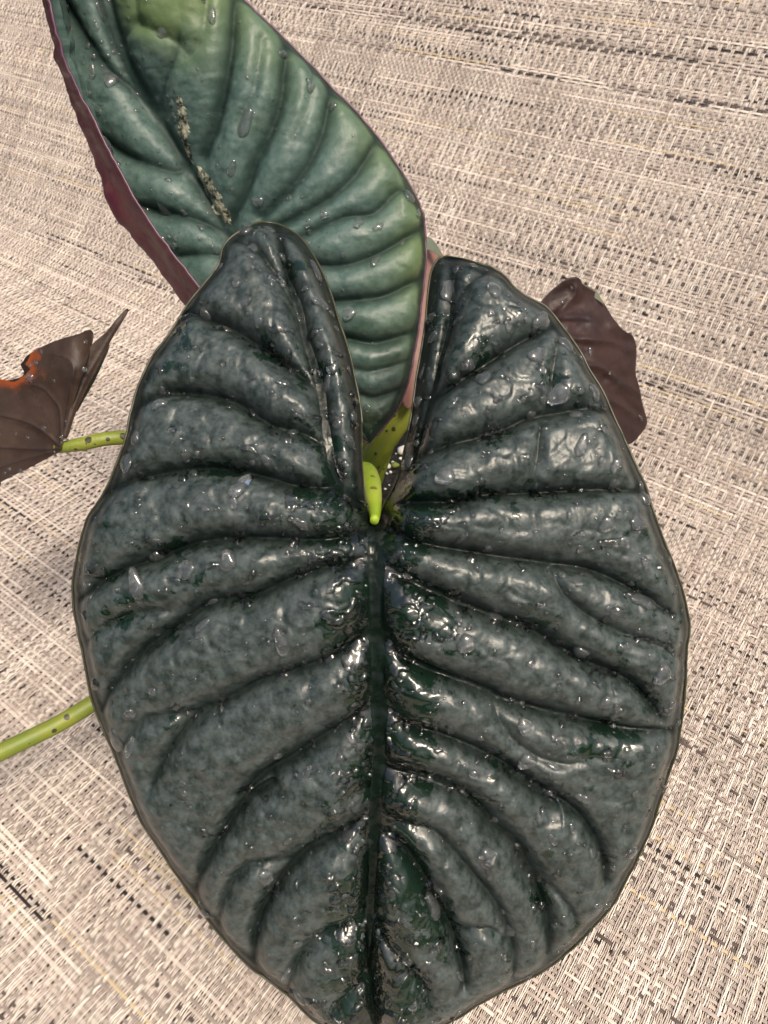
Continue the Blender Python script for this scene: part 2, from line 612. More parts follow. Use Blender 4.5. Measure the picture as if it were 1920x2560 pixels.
def lathe(prof, n=48):
    v, f = [], []
    for r, z in prof:
        for k in range(n):
            t = 2 * math.pi * k / n
            v.append((r * math.cos(t), r * math.sin(t), z))
    for i in range(len(prof) - 1):
        for k in range(n):
            a, b2 = i * n + k, i * n + (k + 1) % n
            f.append((a, b2, b2 + n, a + n))
    return v, f


v, f = lathe([(0.0, 0.003), (0.040, 0.003), (0.043, 0.0), (0.046, 0.003), (0.056, 0.112), (0.0545, 0.112), (0.0445, 0.006), (0.0, 0.006)])
new_obj('pot_wall', v, f, M_POT, pot)
v, f = lathe([(0.0545, 0.112), (0.058, 0.112), (0.059, 0.114), (0.059, 0.124), (0.058, 0.126), (0.056, 0.126), (0.0548, 0.124), (0.0545, 0.112)])
new_obj('pot_rim', v, f, M_POT, pot)
SOIL_Z = 0.114
nr, na = 22, 64
v = []
for i in range(nr):
    r = 0.0542 * i / (nr - 1)
    for k in range(na):
        t = 2 * math.pi * k / na
        v.append((r * math.cos(t), r * math.sin(t), SOIL_Z))
v = np.array(v)
v[:, 2] += 0.0035 * fbm(v[:, 0] * 160 + 30, v[:, 1] * 160 + 30, 3)
f = [(i * na + k, i * na + (k + 1) % na, (i + 1) * na + (k + 1) % na, (i + 1) * na + k) for i in range(nr - 1) for k in range(na)]
o = new_obj('potting_soil', v, f, M_SOIL)
o.location = POT
o['kind'] = 'stuff'
tag(o, 'dark moist potting soil in the gap between the leaf lobes', 'soil')


def pebble(seed, sub=2):
    import bmesh
    bm = bmesh.new()
    bmesh.ops.create_icosphere(bm, subdivisions=sub, radius=1.0)
    r = random.Random(seed)
    ph = [r.uniform(0, 6.28) for _ in range(6)]
    for vv_ in bm.verts:
        c = vv_.co
        k = 1 + 0.16 * math.sin(3.1 * c.x + ph[0]) + 0.14 * math.sin(3.7 * c.y + ph[1]) + 0.14 * math.sin(4.3 * c.z + ph[2])
        vv_.co = c * k
    me = bpy.data.meshes.new('grain')
    bm.to_mesh(me)
    bm.free()
    me.polygons.foreach_set('use_smooth', [True] * len(me.polygons))
    return me


grain_me = [pebble(s) for s in range(3)]
for mme in grain_me:
    mme.materials.append(M_PERLITE)
alg = pebble(9)
alg.materials.append(M_ALGAE)


def soil_point(px, py):
    d = unproj(px, py, 1.0) - CAMP
    t = (SOIL_Z - H_CAM) / d[2]
    return CAMP + d * t


for q, (px, py, r) in enumerate([(968, 1168, 9), (976, 1182, 4), (967, 1186, 5), (982, 1156, 4), (1002, 1148, 5), (961, 1199, 3), (963, 1226, 5), (1006, 1130, 14), (982, 1202, 4), (1000, 1095, 5), (972, 1214, 3), (990, 1135, 3)]):
    p = soil_point(px, py)
    o = bpy.data.objects.new('perlite_grain', grain_me[q % 3])
    scene.collection.objects.link(o)
    k = r * 0.39 / F_PX
    o.location = (p[0], p[1], p[2] + k * 0.5)
    o.scale = (k, k * 0.9, k * 0.85)
    o.rotation_euler = (0.3 * q, 0.2 * q, q)
    tag(o, 'white perlite grain lying on the dark soil', 'perlite', 'perlite grains on the soil')
p = soil_point(988, 1166)
o = bpy.data.objects.new('green_pellet', alg)
scene.collection.objects.link(o)
o.location = (p[0], p[1], p[2] + 0.001)
o.scale = (0.0022, 0.0022, 0.002)
tag(o, 'small round olive green pellet on the soil beside the perlite', 'pellet')

# ------------------------------------------------------------------ the plant
plant = bpy.data.objects.new('potted_foliage_plant', None)
scene.collection.objects.link(plant)
plant.location = tuple(CROWN)
tag(plant, 'leafy plant with large quilted dark leaves, purple undersides and lime stems', 'plant')
PINV = Matrix.Translation(-Vector(CROWN))


def part(name, verts, faces, mats, parent, **kw):
    """a part given in world coordinates"""
    o = new_obj(name, np.asarray(verts) - CROWN, faces, mats, None, **kw)
    o.parent = parent
    return o


SURF = {}


def solid_blade(name, P, Nrm, thick, mats, attrs, parent=None, closed_u=False):
    """closed thin sheet from a grid of points (n,m,3): camera side mats[0], far side mats[1]"""
    n, m = P.shape[:2]
    top = P.reshape(-1, 3)
    bot = (P - Nrm * thick).reshape(-1, 3)
    ft = grid_faces(n, m)
    # winding so that the face normal follows Nrm
    a, b2, c = top[ft[:, 0]], top[ft[:, 1]], top[ft[:, 2]]
    fn = np.cross(b2 - a, c - a)
    if np.mean(np.sum(fn * Nrm.reshape(-1, 3)[ft[:, 0]], 1)) < 0:
        ft = ft[:, ::-1]
    fb = ft[:, ::-1] + n * m
    idx = np.arange(n * m).reshape(n, m)
    loop = np.concatenate([idx[:, 0], idx[-1, 1:], idx[-2::-1, -1], idx[0, -2:0:-1]])
    nx = np.roll(loop, -1)
    fs = np.stack([loop, nx, nx + n * m, loop + n * m], 1)
    faces = np.concatenate([ft, fb, fs])
    mi = np.concatenate([np.zeros(len(ft)), np.ones(len(fb)), np.zeros(len(fs))])
    at = {k: np.concatenate([v.ravel(), v.ravel()]) for k, v in attrs.items()}
    return part(name, np.concatenate([top, bot]), faces, mats, parent, mat_idx=mi, attrs=at)


def tube(name, path, radii, mat, parent, n=16, flat=1.0, groove=None, cnt=60):
    """tapered stem along points (x,y,z) with radii"""
    pr = np.hstack([np.asarray(path, float), np.asarray(radii, float)[:, None]])
    # evenly resample in 3-D
    q = catmull(pr[:, :3], cnt)
    s0 = np.concatenate([[0], np.cumsum(np.linalg.norm(np.diff(pr[:, :3], axis=0), axis=1))])
    s1 = np.concatenate([[0], np.cumsum(np.linalg.norm(np.diff(q, axis=0), axis=1))])
    rr = np.interp(s1 / s1[-1], s0 / s0[-1], pr[:, 3])
    T = np.gradient(q, axis=0)
    T /= np.linalg.norm(T, axis=1, keepdims=True)
    V, F = [], []
    for i in range(cnt):
        view = CAMP - q[i]
        side = np.cross(T[i], view)
        side /= max(np.linalg.norm(side), 1e-9)
        nrm = np.cross(side, T[i])
        for k in range(n):
            a = 2 * math.pi * k / n
            r = rr[i]
            if groove is not None:
                dlt = (a - groove + math.pi) % (2 * math.pi) - math.pi
                r = r * (1 - 0.28 * math.exp(-(dlt / 0.28) ** 2))
            V.append(q[i] + r * (math.cos(a) * side + flat * math.sin(a) * nrm))
    for i in range(cnt - 1):
        for k in range(n):
            F.append((i * n + k, i * n + (k + 1) % n, (i + 1) * n + (k + 1) % n, (i + 1) * n + k))
    F.append(tuple(range(n))[::-1])
    F.append(tuple(range((cnt - 1) * n, cnt * n)))
    return part(name, V, F, mat, parent)


# ---- large dark leaf -------------------------------------------------------
sinus_l = [(928, 1298), (923, 1276), (913, 1238), (909, 1189), (906, 1141), (906, 1088), (904, 1040), (897, 992), (887, 944), (877, 895), (863, 847), (848, 804), (834, 755), (819, 712), (800, 669), (781, 635), (757, 601), (728, 577), (700, 562), (680, 558)]
left_m = [(651, 558), (612, 575), (578, 599), (559, 625), (549, 664), (521, 702), (492, 736), (466, 770), (441, 810), (418, 848), (395, 878), (377, 905), (362, 938), (347, 971), (338, 1001), (329, 1038), (322, 1077), (313, 1113), (301, 1143), (289, 1176), (274, 1212), (249, 1256), (222, 1297), (206, 1349), (194, 1405), (186, 1456), (186, 1507), (196, 1569), (211, 1635), (222, 1697), (232, 1743), (247, 1789), (263, 1825), (288, 1881), (309, 1938), (333, 1998), (357, 2055), (390, 2103), (422, 2152), (455, 2201), (495, 2258), (536, 2315), (585, 2372), (634, 2421), (691, 2461), (739, 2502), (788, 2548), (850, 2578), (910, 2596), (960, 2604)]
sinus_r = [(945, 1300), (952, 1275), (962, 1252), (979, 1223), (998, 1175), (1010, 1117), (1022, 1069), (1032, 1011), (1041, 944), (1053, 876), (1063, 809), (1068, 751), (1073, 707), (1080, 674), (1094, 649), (1107, 642)]
right_m = [(1127, 642), (1160, 651), (1189, 660), (1228, 671), (1257, 690), (1281, 719), (1305, 738), (1334, 753), (1363, 769), (1387, 796), (1406, 820), (1430, 854), (1454, 892), (1474, 931), (1498, 969), (1522, 1018), (1541, 1061), (1561, 1104), (1590, 1172), (1614, 1224), (1634, 1290), (1663, 1369), (1689, 1436), (1709, 1502), (1720, 1559), (1715, 1610), (1712, 1671), (1707, 1738), (1699, 1815), (1689, 1871), (1674, 1917), (1658, 1963), (1645, 2005), (1632, 2050), (1602, 2120), (1569, 2185), (1529, 2258), (1480, 2315), (1423, 2372), (1358, 2421), (1276, 2465), (1195, 2506), (1138, 2543), (1060, 2582), (1000, 2600), (960, 2604)]
midrib = [(936, 1300), (940, 1400), (939, 1500), (942, 1620), (946, 1750), (948, 1880), (938, 2000), (931, 2150), (924, 2300), (926, 2430), (945, 2540), (960, 2604)]

# (polyline, depth weight, width px)
veins_big = [
    (midrib, 1.25, 34),
    (C2((1100, 1655), (960, 1500), (900, 1390), (870, 1250), (850, 1100), (830, 960), (790, 830), (750, 700), (720, 560), (670, 420), (640, 290), (615, 170), (608, 125)), 1.25, 26),
    (C2((600, 390), (540, 310), (480, 260), (400, 235)), 0.7, 16),
    (C2((735, 640), (690, 560), (600, 390)), 0.5, 14),
    (C2((790, 960), (700, 890), (640, 850), (560, 780), (480, 740), (400, 690), (300, 650), (170, 600), (90, 660)), 1.0, 22),
    (C2((850, 1270), (780, 1230), (700, 1200), (600, 1180), (500, 1120), (400, 1060), (250, 1020), (100, 1010), (0, 1030), (-60, 1060), (-110, 1090)), 1.0, 24),
    (C2((930, 1490), (800, 1490), (700, 1480), (600, 1450), (430, 1410), (250, 1395), (100, 1410), (0, 1430), (-130, 1460), (-260, 1520)), 1.0, 24),
    (C4((1520, 250), (1440, 270), (1250, 290), (950, 280), (700, 300), (480, 380), (300, 450), (120, 570)), 1.0, 24),
    (C4((1540, 370), (1480, 380), (1200, 450), (950, 560), (750, 590), (560, 720), (400, 850), (290, 980), (230, 1100)), 0.95, 24),
    (C4((560, 620), (400, 640), (250, 710), (140, 790)), 0.4, 16),
    (C4((1530, 720), (1350, 830), (1200, 900), (1000, 960), (820, 1060), (700, 1110), (640, 1180), (590, 1250), (530, 1340), (480, 1450)), 0.85, 22),
    (C4((700, 1110), (560, 1120), (430, 1150), (320, 1290)), 0.5, 16),
    (C4((1540, 1080), (1490, 1110), (1300, 1230), (1150, 1330), (1000, 1420), (900, 1530)) + C6((480, 50), (400, 100), (330, 200), (270, 300), (235, 400)), 1.0, 25),
    (C6((770, 160), (720, 190), (600, 250), (540, 300), (480, 380), (430, 480), (415, 590), (440, 650)), 1.0, 24),
    (C6((540, 290), (400, 300), (330, 400), (310, 480), (330, 540)), 0.6, 17),
    (C6((760, 480), (640, 500), (560, 570), (520, 680), (515, 730)), 0.6, 18),
    (C6((770, 640), (700, 690), (640, 760)), 0.4, 16),
    (C3((470, 195), (478, 300), (480, 450), (455, 600), (420, 720), (390, 850), (350, 1000), (310, 1150), (250, 1300), (150, 1450), (70, 1570)), 1.1, 22),
    (C3((490, 450), (560, 350), (640, 290), (720, 265)), 0.7, 18),
    (C3((370, 940), (520, 840), (640, 760), (760, 680), (870, 620), (1010, 560)), 1.0, 22),
    (C3((290, 1230), (500, 1160), (700, 1110), (850, 1040), (1000, 1010), (1150, 990), (1290, 1000)), 0.95, 22),
    (C3((960, 980), (975, 800), (1010, 600)), 0.35, 14),
    (C3((120, 1500), (250, 1470), (500, 1460), (600, 1430), (800, 1420), (1000, 1410), (1200, 1400), (1430, 1410)), 1.0, 20),
    (C3((850, 1400), (890, 1240), (910, 1060)), 0.35, 13),
    (C5((90, 200), (200, 270), (370, 320), (720, 375), (900, 400), (1100, 430), (1300, 520), (1500, 650)), 0.95, 23),
    (C5((920, 430), (960, 530), (1080, 640), (1230, 720), (1400, 780), (1540, 850)), 0.5, 15),
    (C5((80, 420), (150, 440), (360, 540), (600, 640), (820, 720), (950, 800), (1100, 880), (1300, 970), (1440, 1130)), 1.1, 25),
    (C5((80, 760), (130, 800), (320, 910), (600, 1010), (700, 1060), (1000, 1140), (1250, 1190), (1500, 1200)), 1.1, 24),
    (C5((90, 1090), (230, 1180), (450, 1250), (700, 1370), (850, 1480), (940, 1561)) + C6((1180, 20), (1300, 80), (1400, 150), (1460, 250), (1480, 340)), 1.0, 24),
    (C5((640, 1080), (700, 1200), (820, 1300), (950, 1340), (1060, 1330)), 0.4, 14),
    (C6((790, 0), (850, 20), (1000, 70), (1090, 130), (1150, 200), (1210, 250), (1260, 350), (1300, 450), (1310, 560)), 1.15, 28),
    (C6((810, 170), (890, 180), (960, 200), (1010, 250), (1090, 340), (1160, 440), (1200, 560), (1200, 640)), 0.7, 19),
    (C6((790, 200), (850, 245), (900, 300), (960, 400), (1010, 500), (1040, 580), (1050, 650)), 1.1, 25),
    (C6((780, 500), (870, 590), (930, 660), (950, 740)), 0.5, 17),
    (C6((1260, 350), (1330, 380), (1400, 480)), 0.45, 14),
    (C6((1030, 500), (1110, 480), (1180, 520)), 0.45, 14),
]
veins_big = [(catmull(l, max(10, 5 * len(l))), w, k) for l, w, k in veins_big]

Z_BIG = 0.232


def big_depth(x, y, dm):
    up = np.clip((1300 - y) / 740.0, -2, 2)
    d = Z_BIG + np.where(up > 0, 0.004 * up + 0.018 * up ** 2, 0.012 * (-up) + 0.0095 * up ** 2)
    lat = (x - 940) / 760.0
    d = d + 0.012 * lat ** 2 + np.where(lat < 0, 0.006 * lat ** 2 - 0.004 * lat, 0.002 * lat)
    return d


LOBE_L = [(936, 1300)] + C2((960, 1500), (900, 1390), (870, 1250), (850, 1100), (830, 960), (790, 830), (750, 700), (720, 560), (670, 420), (640, 290), (615, 170))
LOBE_R = [(936, 1300)] + C3((150, 1450), (250, 1300), (310, 1150), (350, 1000), (390, 850), (420, 720), (455, 600), (480, 450), (478, 300), (470, 200))


def half(side, NU=560, MV=230):
    if side < 0:
        out = catmull(sinus_l + left_m, NU)
        start = 0.30
    else:
        out = catmull(sinus_r + right_m, NU)
        start = 0.27
    mid = catmull(midrib, 400)
    lobe = catmull(LOBE_L if side < 0 else LOBE_R, 200)
    u = np.linspace(0, 1, NU)
    ns = len(sinus_l if side < 0 else sinus_r)
    nall = ns + len(left_m if side < 0 else right_m)
    tip = np.array((sinus_l if side < 0 else sinus_r)[-1])
    u1 = np.argmin(np.hypot(*(out - tip).T)) / (NU - 1)
    turn = np.array((301, 1143) if side < 0 else (1575, 1140))
    u2 = np.argmin(np.hypot(*(out - turn).T)) / (NU - 1)
    # the inner line runs up the lobe's own vein, back down it, then down the midrib
    tl_ = np.where(u < u1, u / u1, np.clip((u2 - u) / (u2 - u1), 0, 1)) * 0.9
    il = np.stack([np.interp(tl_, np.linspace(0, 1, 200), lobe[:, k]) for k in (0, 1)], 1)
    t = np.clip((u - u2) / (1 - u2), 0, 1) ** 1.15
    im = np.stack([np.interp(t, np.linspace(0, 1, 400), mid[:, k]) for k in (0, 1)], 1)
    inner = np.where((u < u2)[:, None], il, im)
    s = np.linspace(0, 1, MV)
    s = 0.55 * s + 0.45 * (1 - (1 - s) ** 1.6)
    XY = inner[:, None] * (1 - s)[None, :, None] + out[:, None] * s[None, :, None]
    return XY, out


def build_big(side):
    XY, out = half(side)
    n, m = XY.shape[:2]
    Q = XY.reshape(-1, 2)
    dm, _ = seg_dist(Q, catmull(midrib, 60))
    de, _ = seg_dist(Q, out)
    sin_line = catmull(sinus_l if side < 0 else sinus_r, 120)
    ds, dsp = seg_dist(Q, sin_line)
    D = big_depth(Q[:, 0], Q[:, 1], dm)
    # quilting: blown-up cells between the sunken veins
    soft = np.full(len(Q), 0.0)
    vmin = np.full(len(Q), 9.0)
    qn = np.full(len(Q), 1.0)
    wob = 1 + 0.18 * fbm(Q[:, 0] / 70, Q[:, 1] / 70, 21)
    for line, w, k in veins_big:
        d, par = seg_dist(Q, line)
        g = np.exp(-(d / (k * (1.40 - 0.55 * par) * wob)) ** 1.35) * w
        tail = 1 - 0.55 * np.clip((par - 0.75) / 0.25, 0, 1)
        qn = qn * (1 - np.clip(g * tail, 0, 1.0) * 0.96)
        soft = soft + np.maximum(w - 1, 0) * np.exp(-(d / (k * 0.9)) ** 2)
        vmin = np.minimum(vmin, d / (k * (1.45 - 0.75 * par)) + (1 - min(w, 1)) * 0.7)  # wide dark band: the vein's own tone plus painted valley shade
    edge_fall = 1 - np.exp(-(de / 34.0) ** 1.6)
    cell = fbm(Q[:, 0] / 105 + 3, Q[:, 1] / 105, 5, 2)
    wx = Q[:, 0] + 22 * fbm(Q[:, 0] / 50, Q[:, 1] / 50, 71)
    wy = Q[:, 1] + 22 * fbm(Q[:, 0] / 50 + 9, Q[:, 1] / 50, 72)
    quilt = np.clip(worley(wx / 78, wy / 60, 73) / 0.35, 0, 1)
    quilt2 = np.clip(worley(wx / 30, wy / 26, 74) / 0.4, 0, 1)
    h = 0.0090 * qn * (0.12 + 0.88 * edge_fall) * (1 + 0.16 * cell)
    h = h + edge_fall * qn * (0.00042 * quilt * quilt * (3 - 2 * quilt) + 0.00009 * quilt2)
    h = h - 0.0028 * soft
    h = h * (1 - 0.75 * np.exp(-(ds / 30.0) ** 2))
    h = h + 0.00045 * fbm(Q[:, 0] / 30, Q[:, 1] / 30, 31, 3)
    # groove just inside the rim, and the rim turned slightly back
    h = h - 0.0007 * np.exp(-((de - 34) / 13.0) ** 2) * (ds > 60)
    D = D + 0.004 * np.exp(-(de / 16.0) ** 2)
    # the lobes roll back along the sinus
    roll = np.exp(-(ds / 52.0) ** 1.6) * (1 - dsp * 0.35)
    D = D + (0.010 if side < 0 else 0.016) * roll
    P = unproj(Q[:, 0], Q[:, 1], D).reshape(n, m, 3)
    Nb = grid_normals(P)
    sgn = np.sign(np.sum(Nb * (CAMP - P), 2).mean())
    Nb *= sgn
    # degenerate fan corner: borrow the neighbour's normal
    Nb[:, 0] = Nb[:, 3]
    Nb[:, 1] = Nb[:, 3]
    Nb[:, 2] = Nb[:, 3]
    wgt = (0.3 * (1 - np.exp(-(dm / 70.0) ** 2))).reshape(n, m)[..., None]
    Nb = wgt * Nb - (1 - wgt) * CAMF
    Nb /= np.linalg.norm(Nb, axis=2, keepdims=True)
    P = P + Nb * h.reshape(n, m)[..., None]
    # wet field: pools near the midrib, on the sinus side and in some valleys
    wet = 0.345 + 0.36 * fbm(Q[:, 0] / 75, Q[:, 1] / 62, 41, 4) + 0.42 * np.exp(-(dm / 120.0) ** 2) + 0.10 * (1 - qn) - 0.0002 * de
    wet = wet - 0.5 * np.exp(-((Q[:, 0] - 936) ** 2 + (Q[:, 1] - 1290) ** 2) / 65.0 ** 2)
    wet = wet + 0.22 * np.exp(-((Q[:, 0] - 1010) / 75.0) ** 2) * np.exp(-((Q[:, 1] - 1720) / 330.0) ** 2)
    if side < 0:
        wet = wet - 0.10 * np.clip((Q[:, 1] - 1500) / 500, 0, 1)
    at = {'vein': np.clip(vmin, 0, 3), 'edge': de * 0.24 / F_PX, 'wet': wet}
    return P, at, Q, wet, dm, de


PLs = [build_big(-1), build_big(1)]
# one mesh: both halves share the midrib line
Pl, al = PLs[0][0], PLs[0][1]
Pr, ar = PLs[1][0], PLs[1][1]
NUh, MVh = Pl.shape[:2]
start_l, start_r = 0.30, 0.27


def two_half_solid(name, halves, thick, mats, parent):
    vs_, fs_, mi_, ats = [], [], [], {}
    off = 0
    for P, at in halves:
        n, m = P.shape[:2]
        Nn = grid_normals(P)
        Nn *= np.sign(np.sum(Nn * (CAMP - P), 2).mean())
        Nn[:, :3] = Nn[:, 3:4]
        top = P.reshape(-1, 3)
        inset = np.clip((m - 1 - np.arange(m)) / 14.0, 0, 1)
        bot = (P - Nn * thick + CAMF * (0.0035 * inset)[None, :, None]).reshape(-1, 3)
        ft = grid_faces(n, m)
        a, b2, c = top[ft[:, 0]], top[ft[:, 1]], top[ft[:, 2]]
        if np.mean(np.sum(np.cross(b2 - a, c - a) * Nn.reshape(-1, 3)[ft[:, 0]], 1)) < 0:
            ft = ft[:, ::-1]
        cols_ = np.unique(np.concatenate([np.arange(0, m, 3), [m - 1]]))
        mb = len(cols_)
        sel_ = (np.arange(n)[:, None] * m + cols_[None]).ravel()
        bot = bot[sel_]
        fb = grid_faces(n, mb)
        if np.mean(np.sum(np.cross(bot[fb[:, 1]] - bot[fb[:, 0]], bot[fb[:, 2]] - bot[fb[:, 0]]) * Nn.reshape(-1, 3)[sel_][fb[:, 0]], 1)) > 0:
            fb = fb[:, ::-1]
        fb = fb + n * m
        lt = np.arange(n) * m + m - 1
        lb = n * m + np.arange(n) * mb + mb - 1
        fs = np.stack([lt[:-1], lt[1:], lb[1:], lb[:-1]], 1)
        vs_ += [top, bot]
        fs_ += [ft + off, fb + off, fs + off]
        mi_ += [np.zeros(len(ft)), np.ones(len(fb)), np.zeros(len(fs))]
        for k, v in at.items():
            ats.setdefault(k, []).append(np.concatenate([v.ravel(), v.ravel()[sel_]]))
        off += n * m + len(sel_)
    return part(name, np.concatenate(vs_), np.concatenate(fs_), mats, parent, mat_idx=np.concatenate(mi_), attrs={k: np.concatenate(v) for k, v in ats.items()})


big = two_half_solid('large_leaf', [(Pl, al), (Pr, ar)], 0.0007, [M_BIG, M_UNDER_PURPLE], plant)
big['label'] = 'large dark quilted heart-shaped leaf, wet and glossy'


def rim_tube(name, P, r, mat, parent, n=6):
    q = P
    T = np.gradient(q, axis=0)
    T /= np.maximum(np.linalg.norm(T, axis=1, keepdims=True), 1e-9)
    V, F = [], []
    for i in range(len(q)):
        view = CAMP - q[i]
        side = np.cross(T[i], view)
        side /= max(np.linalg.norm(side), 1e-9)
        nrm = np.cross(side, T[i])
        for k in range(n):
            a = 2 * math.pi * k / n
            V.append(q[i] + r * (math.cos(a) * side + math.sin(a) * nrm))
    for i in range(len(q) - 1):
        for k in range(n):
            F.append((i * n + k, i * n + (k + 1) % n, (i + 1) * n + (k + 1) % n, (i + 1) * n + k))
    F.append(tuple(range(n))[::-1])
    F.append(tuple(range((len(q) - 1) * n, len(q) * n)))
    return part(name, V, F, mat, parent)


M_RIM, nt, b, _ = mat_new('leaf_rim')
link(nt, mixcol(nt, noise_tex(nt, 120, 3), (0.014, 0.019, 0.012), (0.045, 0.042, 0.016)), b.inputs['Base Color'])
b.inputs['Roughness'].default_value = 0.4
M_RIM2, nt, b, _ = mat_new('purple_rim')
link(nt, mixcol(nt, noise_tex(nt, 120, 3), (0.055, 0.020, 0.045), (0.10, 0.045, 0.075)), b.inputs['Base Color'])
b.inputs['Roughness'].default_value = 0.4
rim_tube('leaf_rim', Pl[40:, -1], 0.0004, M_RIM, big)
rim_tube('leaf_rim', Pr[40:, -1], 0.0004, M_RIM, big)

# water film lying in the valleys of the large leaf, with the splashes that stand on it
SPLASH = [(770, 1130), (720, 1100), (850, 1180), (820, 1260), (890, 1270), (740, 1290), (640, 1440), (780, 1500), (830, 1530), (760, 1590), (820, 1640), (850, 1700), (780, 1730), (870, 1950), (905, 2050), (905, 2120), (885, 1380), (915, 1500), (700, 1000), (880, 1000), (690, 700), (720, 840), (560, 620),
          (1000, 1455), (1150, 1340), (1250, 1355), (1180, 1400), (1320, 1570), (1395, 1600), (1600, 1700), (1640, 1765), (1145, 1960), (1200, 2120), (1215, 2160), (1100, 1060), (1230, 1005), (1210, 1045), (1400, 985), (1490, 1020), (1290, 1150), (1330, 1225), (1500, 1860), (1520, 1905), (1650, 1960), (1120, 1280), (1050, 1180), (1240, 880), (1330, 840), (1430, 1330), (1560, 1480), (1380, 1700), (1290, 2050), (1080, 2330), (620, 1500), (560, 1760), (1460, 1640)]
M_FILM, nt, b, _ = mat_new('water_film')
b.inputs['Base Color'].default_value = (1, 1, 1, 1)
b.inputs['Roughness'].default_value = 0.02
b.inputs['IOR'].default_value = 1.50
b.inputs['Transmission Weight'].default_value = 1.0
for P, at, Q, wet, dm, de in PLs:
    n, m = P.shape[:2]
    Nn = grid_normals(P)
    Nn *= np.sign(np.sum(Nn * (CAMP - P), 2).mean())
    Nn[:, :4] = Nn[:, 4:5]
    fld = 0.42 * fbm(Q[:, 0] / 46, Q[:, 1] / 30, 77, 3) + 0.36 * fbm(Q[:, 0] / 17 + 9, Q[:, 1] / 12, 79, 2) + 0.30 * (wet - 0.5) + 0.10 * (1 - np.clip(at['vein'], 0, 1)) + 0.22 * np.exp(-(dm / 110.0) ** 2) - 0.25 * np.exp(-(de / 25.0) ** 2)
    for q_, (sx, sy) in enumerate(SPLASH):
        ca, sa = math.cos(0.9 * q_), math.sin(0.9 * q_)
        ex_, ey_ = (Q[:, 0] - sx) * ca + (Q[:, 1] - sy) * sa, -(Q[:, 0] - sx) * sa + (Q[:, 1] - sy) * ca
        fld = fld + (0.55 + 0.5 * vnoise(Q[:, 0] / 9, Q[:, 1] / 9, q_)) * np.exp(-(ex_ / 20.0) ** 2 - (ey_ / 10.0) ** 2)
    ht = np.clip((fld - 0.215) * 0.010, -0.0006, 0.003)
    ht = ht + (ht > 0.0001) * 0.00016 * fbm(Q[:, 0] / 11, Q[:, 1] / 11, 83, 2)
    ht = np.where(ht > 0, 0.0011 * (1 - np.exp(-ht / 0.0005)), ht)
    F_ = grid_faces(n, m)
    keep = (ht[F_] > -0.0002).any(1) & (np.arange(len(F_)) % (m - 1) > 5)
    F_ = F_[keep]
    used = np.unique(F_)
    remap = np.full(n * m, -1)
    remap[used] = np.arange(len(used))
    V_ = (P + Nn * ht.reshape(n, m)[..., None]).reshape(-1, 3)[used]
    F_ = remap[F_]
    a, b2, c = V_[F_[:, 0]], V_[F_[:, 1]], V_[F_[:, 2]]
    if np.mean(np.sum(np.cross(b2 - a, c - a) * Nn.reshape(-1, 3)[used][F_[:, 0]], 1)) < 0:
        F_ = F_[:, ::-1]
    o = new_obj('water_film', V_, F_, M_FILM)
    o['kind'] = 'stuff'
    tag(o, 'thin film of water running over the large dark leaf', 'water')
SURF['big'] = [(PLs[0][0], PLs[0][5], PLs[0][2]), (PLs[1][0], PLs[1][5], PLs[1][2])]

# ---- upper green leaf ------------------------------------------------------
Mrow = [(925, 1107), (830, 960), (720, 800), (610, 655), (555, 555), (486, 440), (398, 289), (335, 180), (290, 50), (250, -150), (225, -300)]
Rrow = [(926, 1109), (1002, 1005), (1040, 860), (1059, 705), (1064, 590), (1040, 492), (944, 344), (823, 211), (642, 30), (500, -110), (330, -290)]
Rext = [(925, 1108), (972, 1076), (1008, 985), (1052, 812), (1061, 669), (1056, 545), (992, 410), (884, 277), (703, 84), (560, -50), (360, -270)]
Lrim = [(924, 1108), (770, 1012), (625, 882), (512, 740), (413, 609), (335, 494), (232, 298), (170, 172), (130, 40), (108, -120), (150, -280)]
Lsil = [(923, 1108), (745, 1015), (600, 888), (452, 774), (359, 640), (275, 530), (190, 315), (146, 178), (112, 56), (98, -110), (140, -275)]
Mz = [0.330, 0.326, 0.320, 0.314, 0.310, 0.306, 0.300, 0.294, 0.287, 0.279, 0.272]


def lerp2(a, b2, t):
    return [(p[0] * (1 - t) + q[0] * t, p[1] * (1 - t) + q[1] * t) for p, q in zip(a, b2)]


def row(px, dz):
    k = len(px)
    dz = dz if hasattr(dz, '__len__') else [dz] * k
    env = [0.0, 0.45, 0.8, 1, 1, 1, 1, 1, 1, 0.8, 0.4]
    return np.array([(p[0], p[1], z + d * e) for p, z, d, e in zip(px, Mz, dz, env)])


rows = [row(Rrow, 0.006), row(lerp2(Mrow, Rrow, 0.9), -0.001), row(lerp2(Mrow, Rrow, 0.6), -0.006), row(lerp2(Mrow, Rrow, 0.28), -0.004), row(Mrow, 0.003),
        row(lerp2(Mrow, Lsil, 0.35), 0.003), row(lerp2(Mrow, Lsil, 0.75), 0.009), row(Lsil, -0.003), row(lerp2(Lsil, Lrim, 0.45), -0.013), row(Lrim, -0.021)]
NU2 = 310
rows = np.array([catmull(r, NU2) if False else np.stack([np.interp(np.linspace(0, 10, NU2), np.linspace(0, 10, 121), catmull(r[:, :], 121)[:, k]) for k in range(3)], 1) for r in rows])


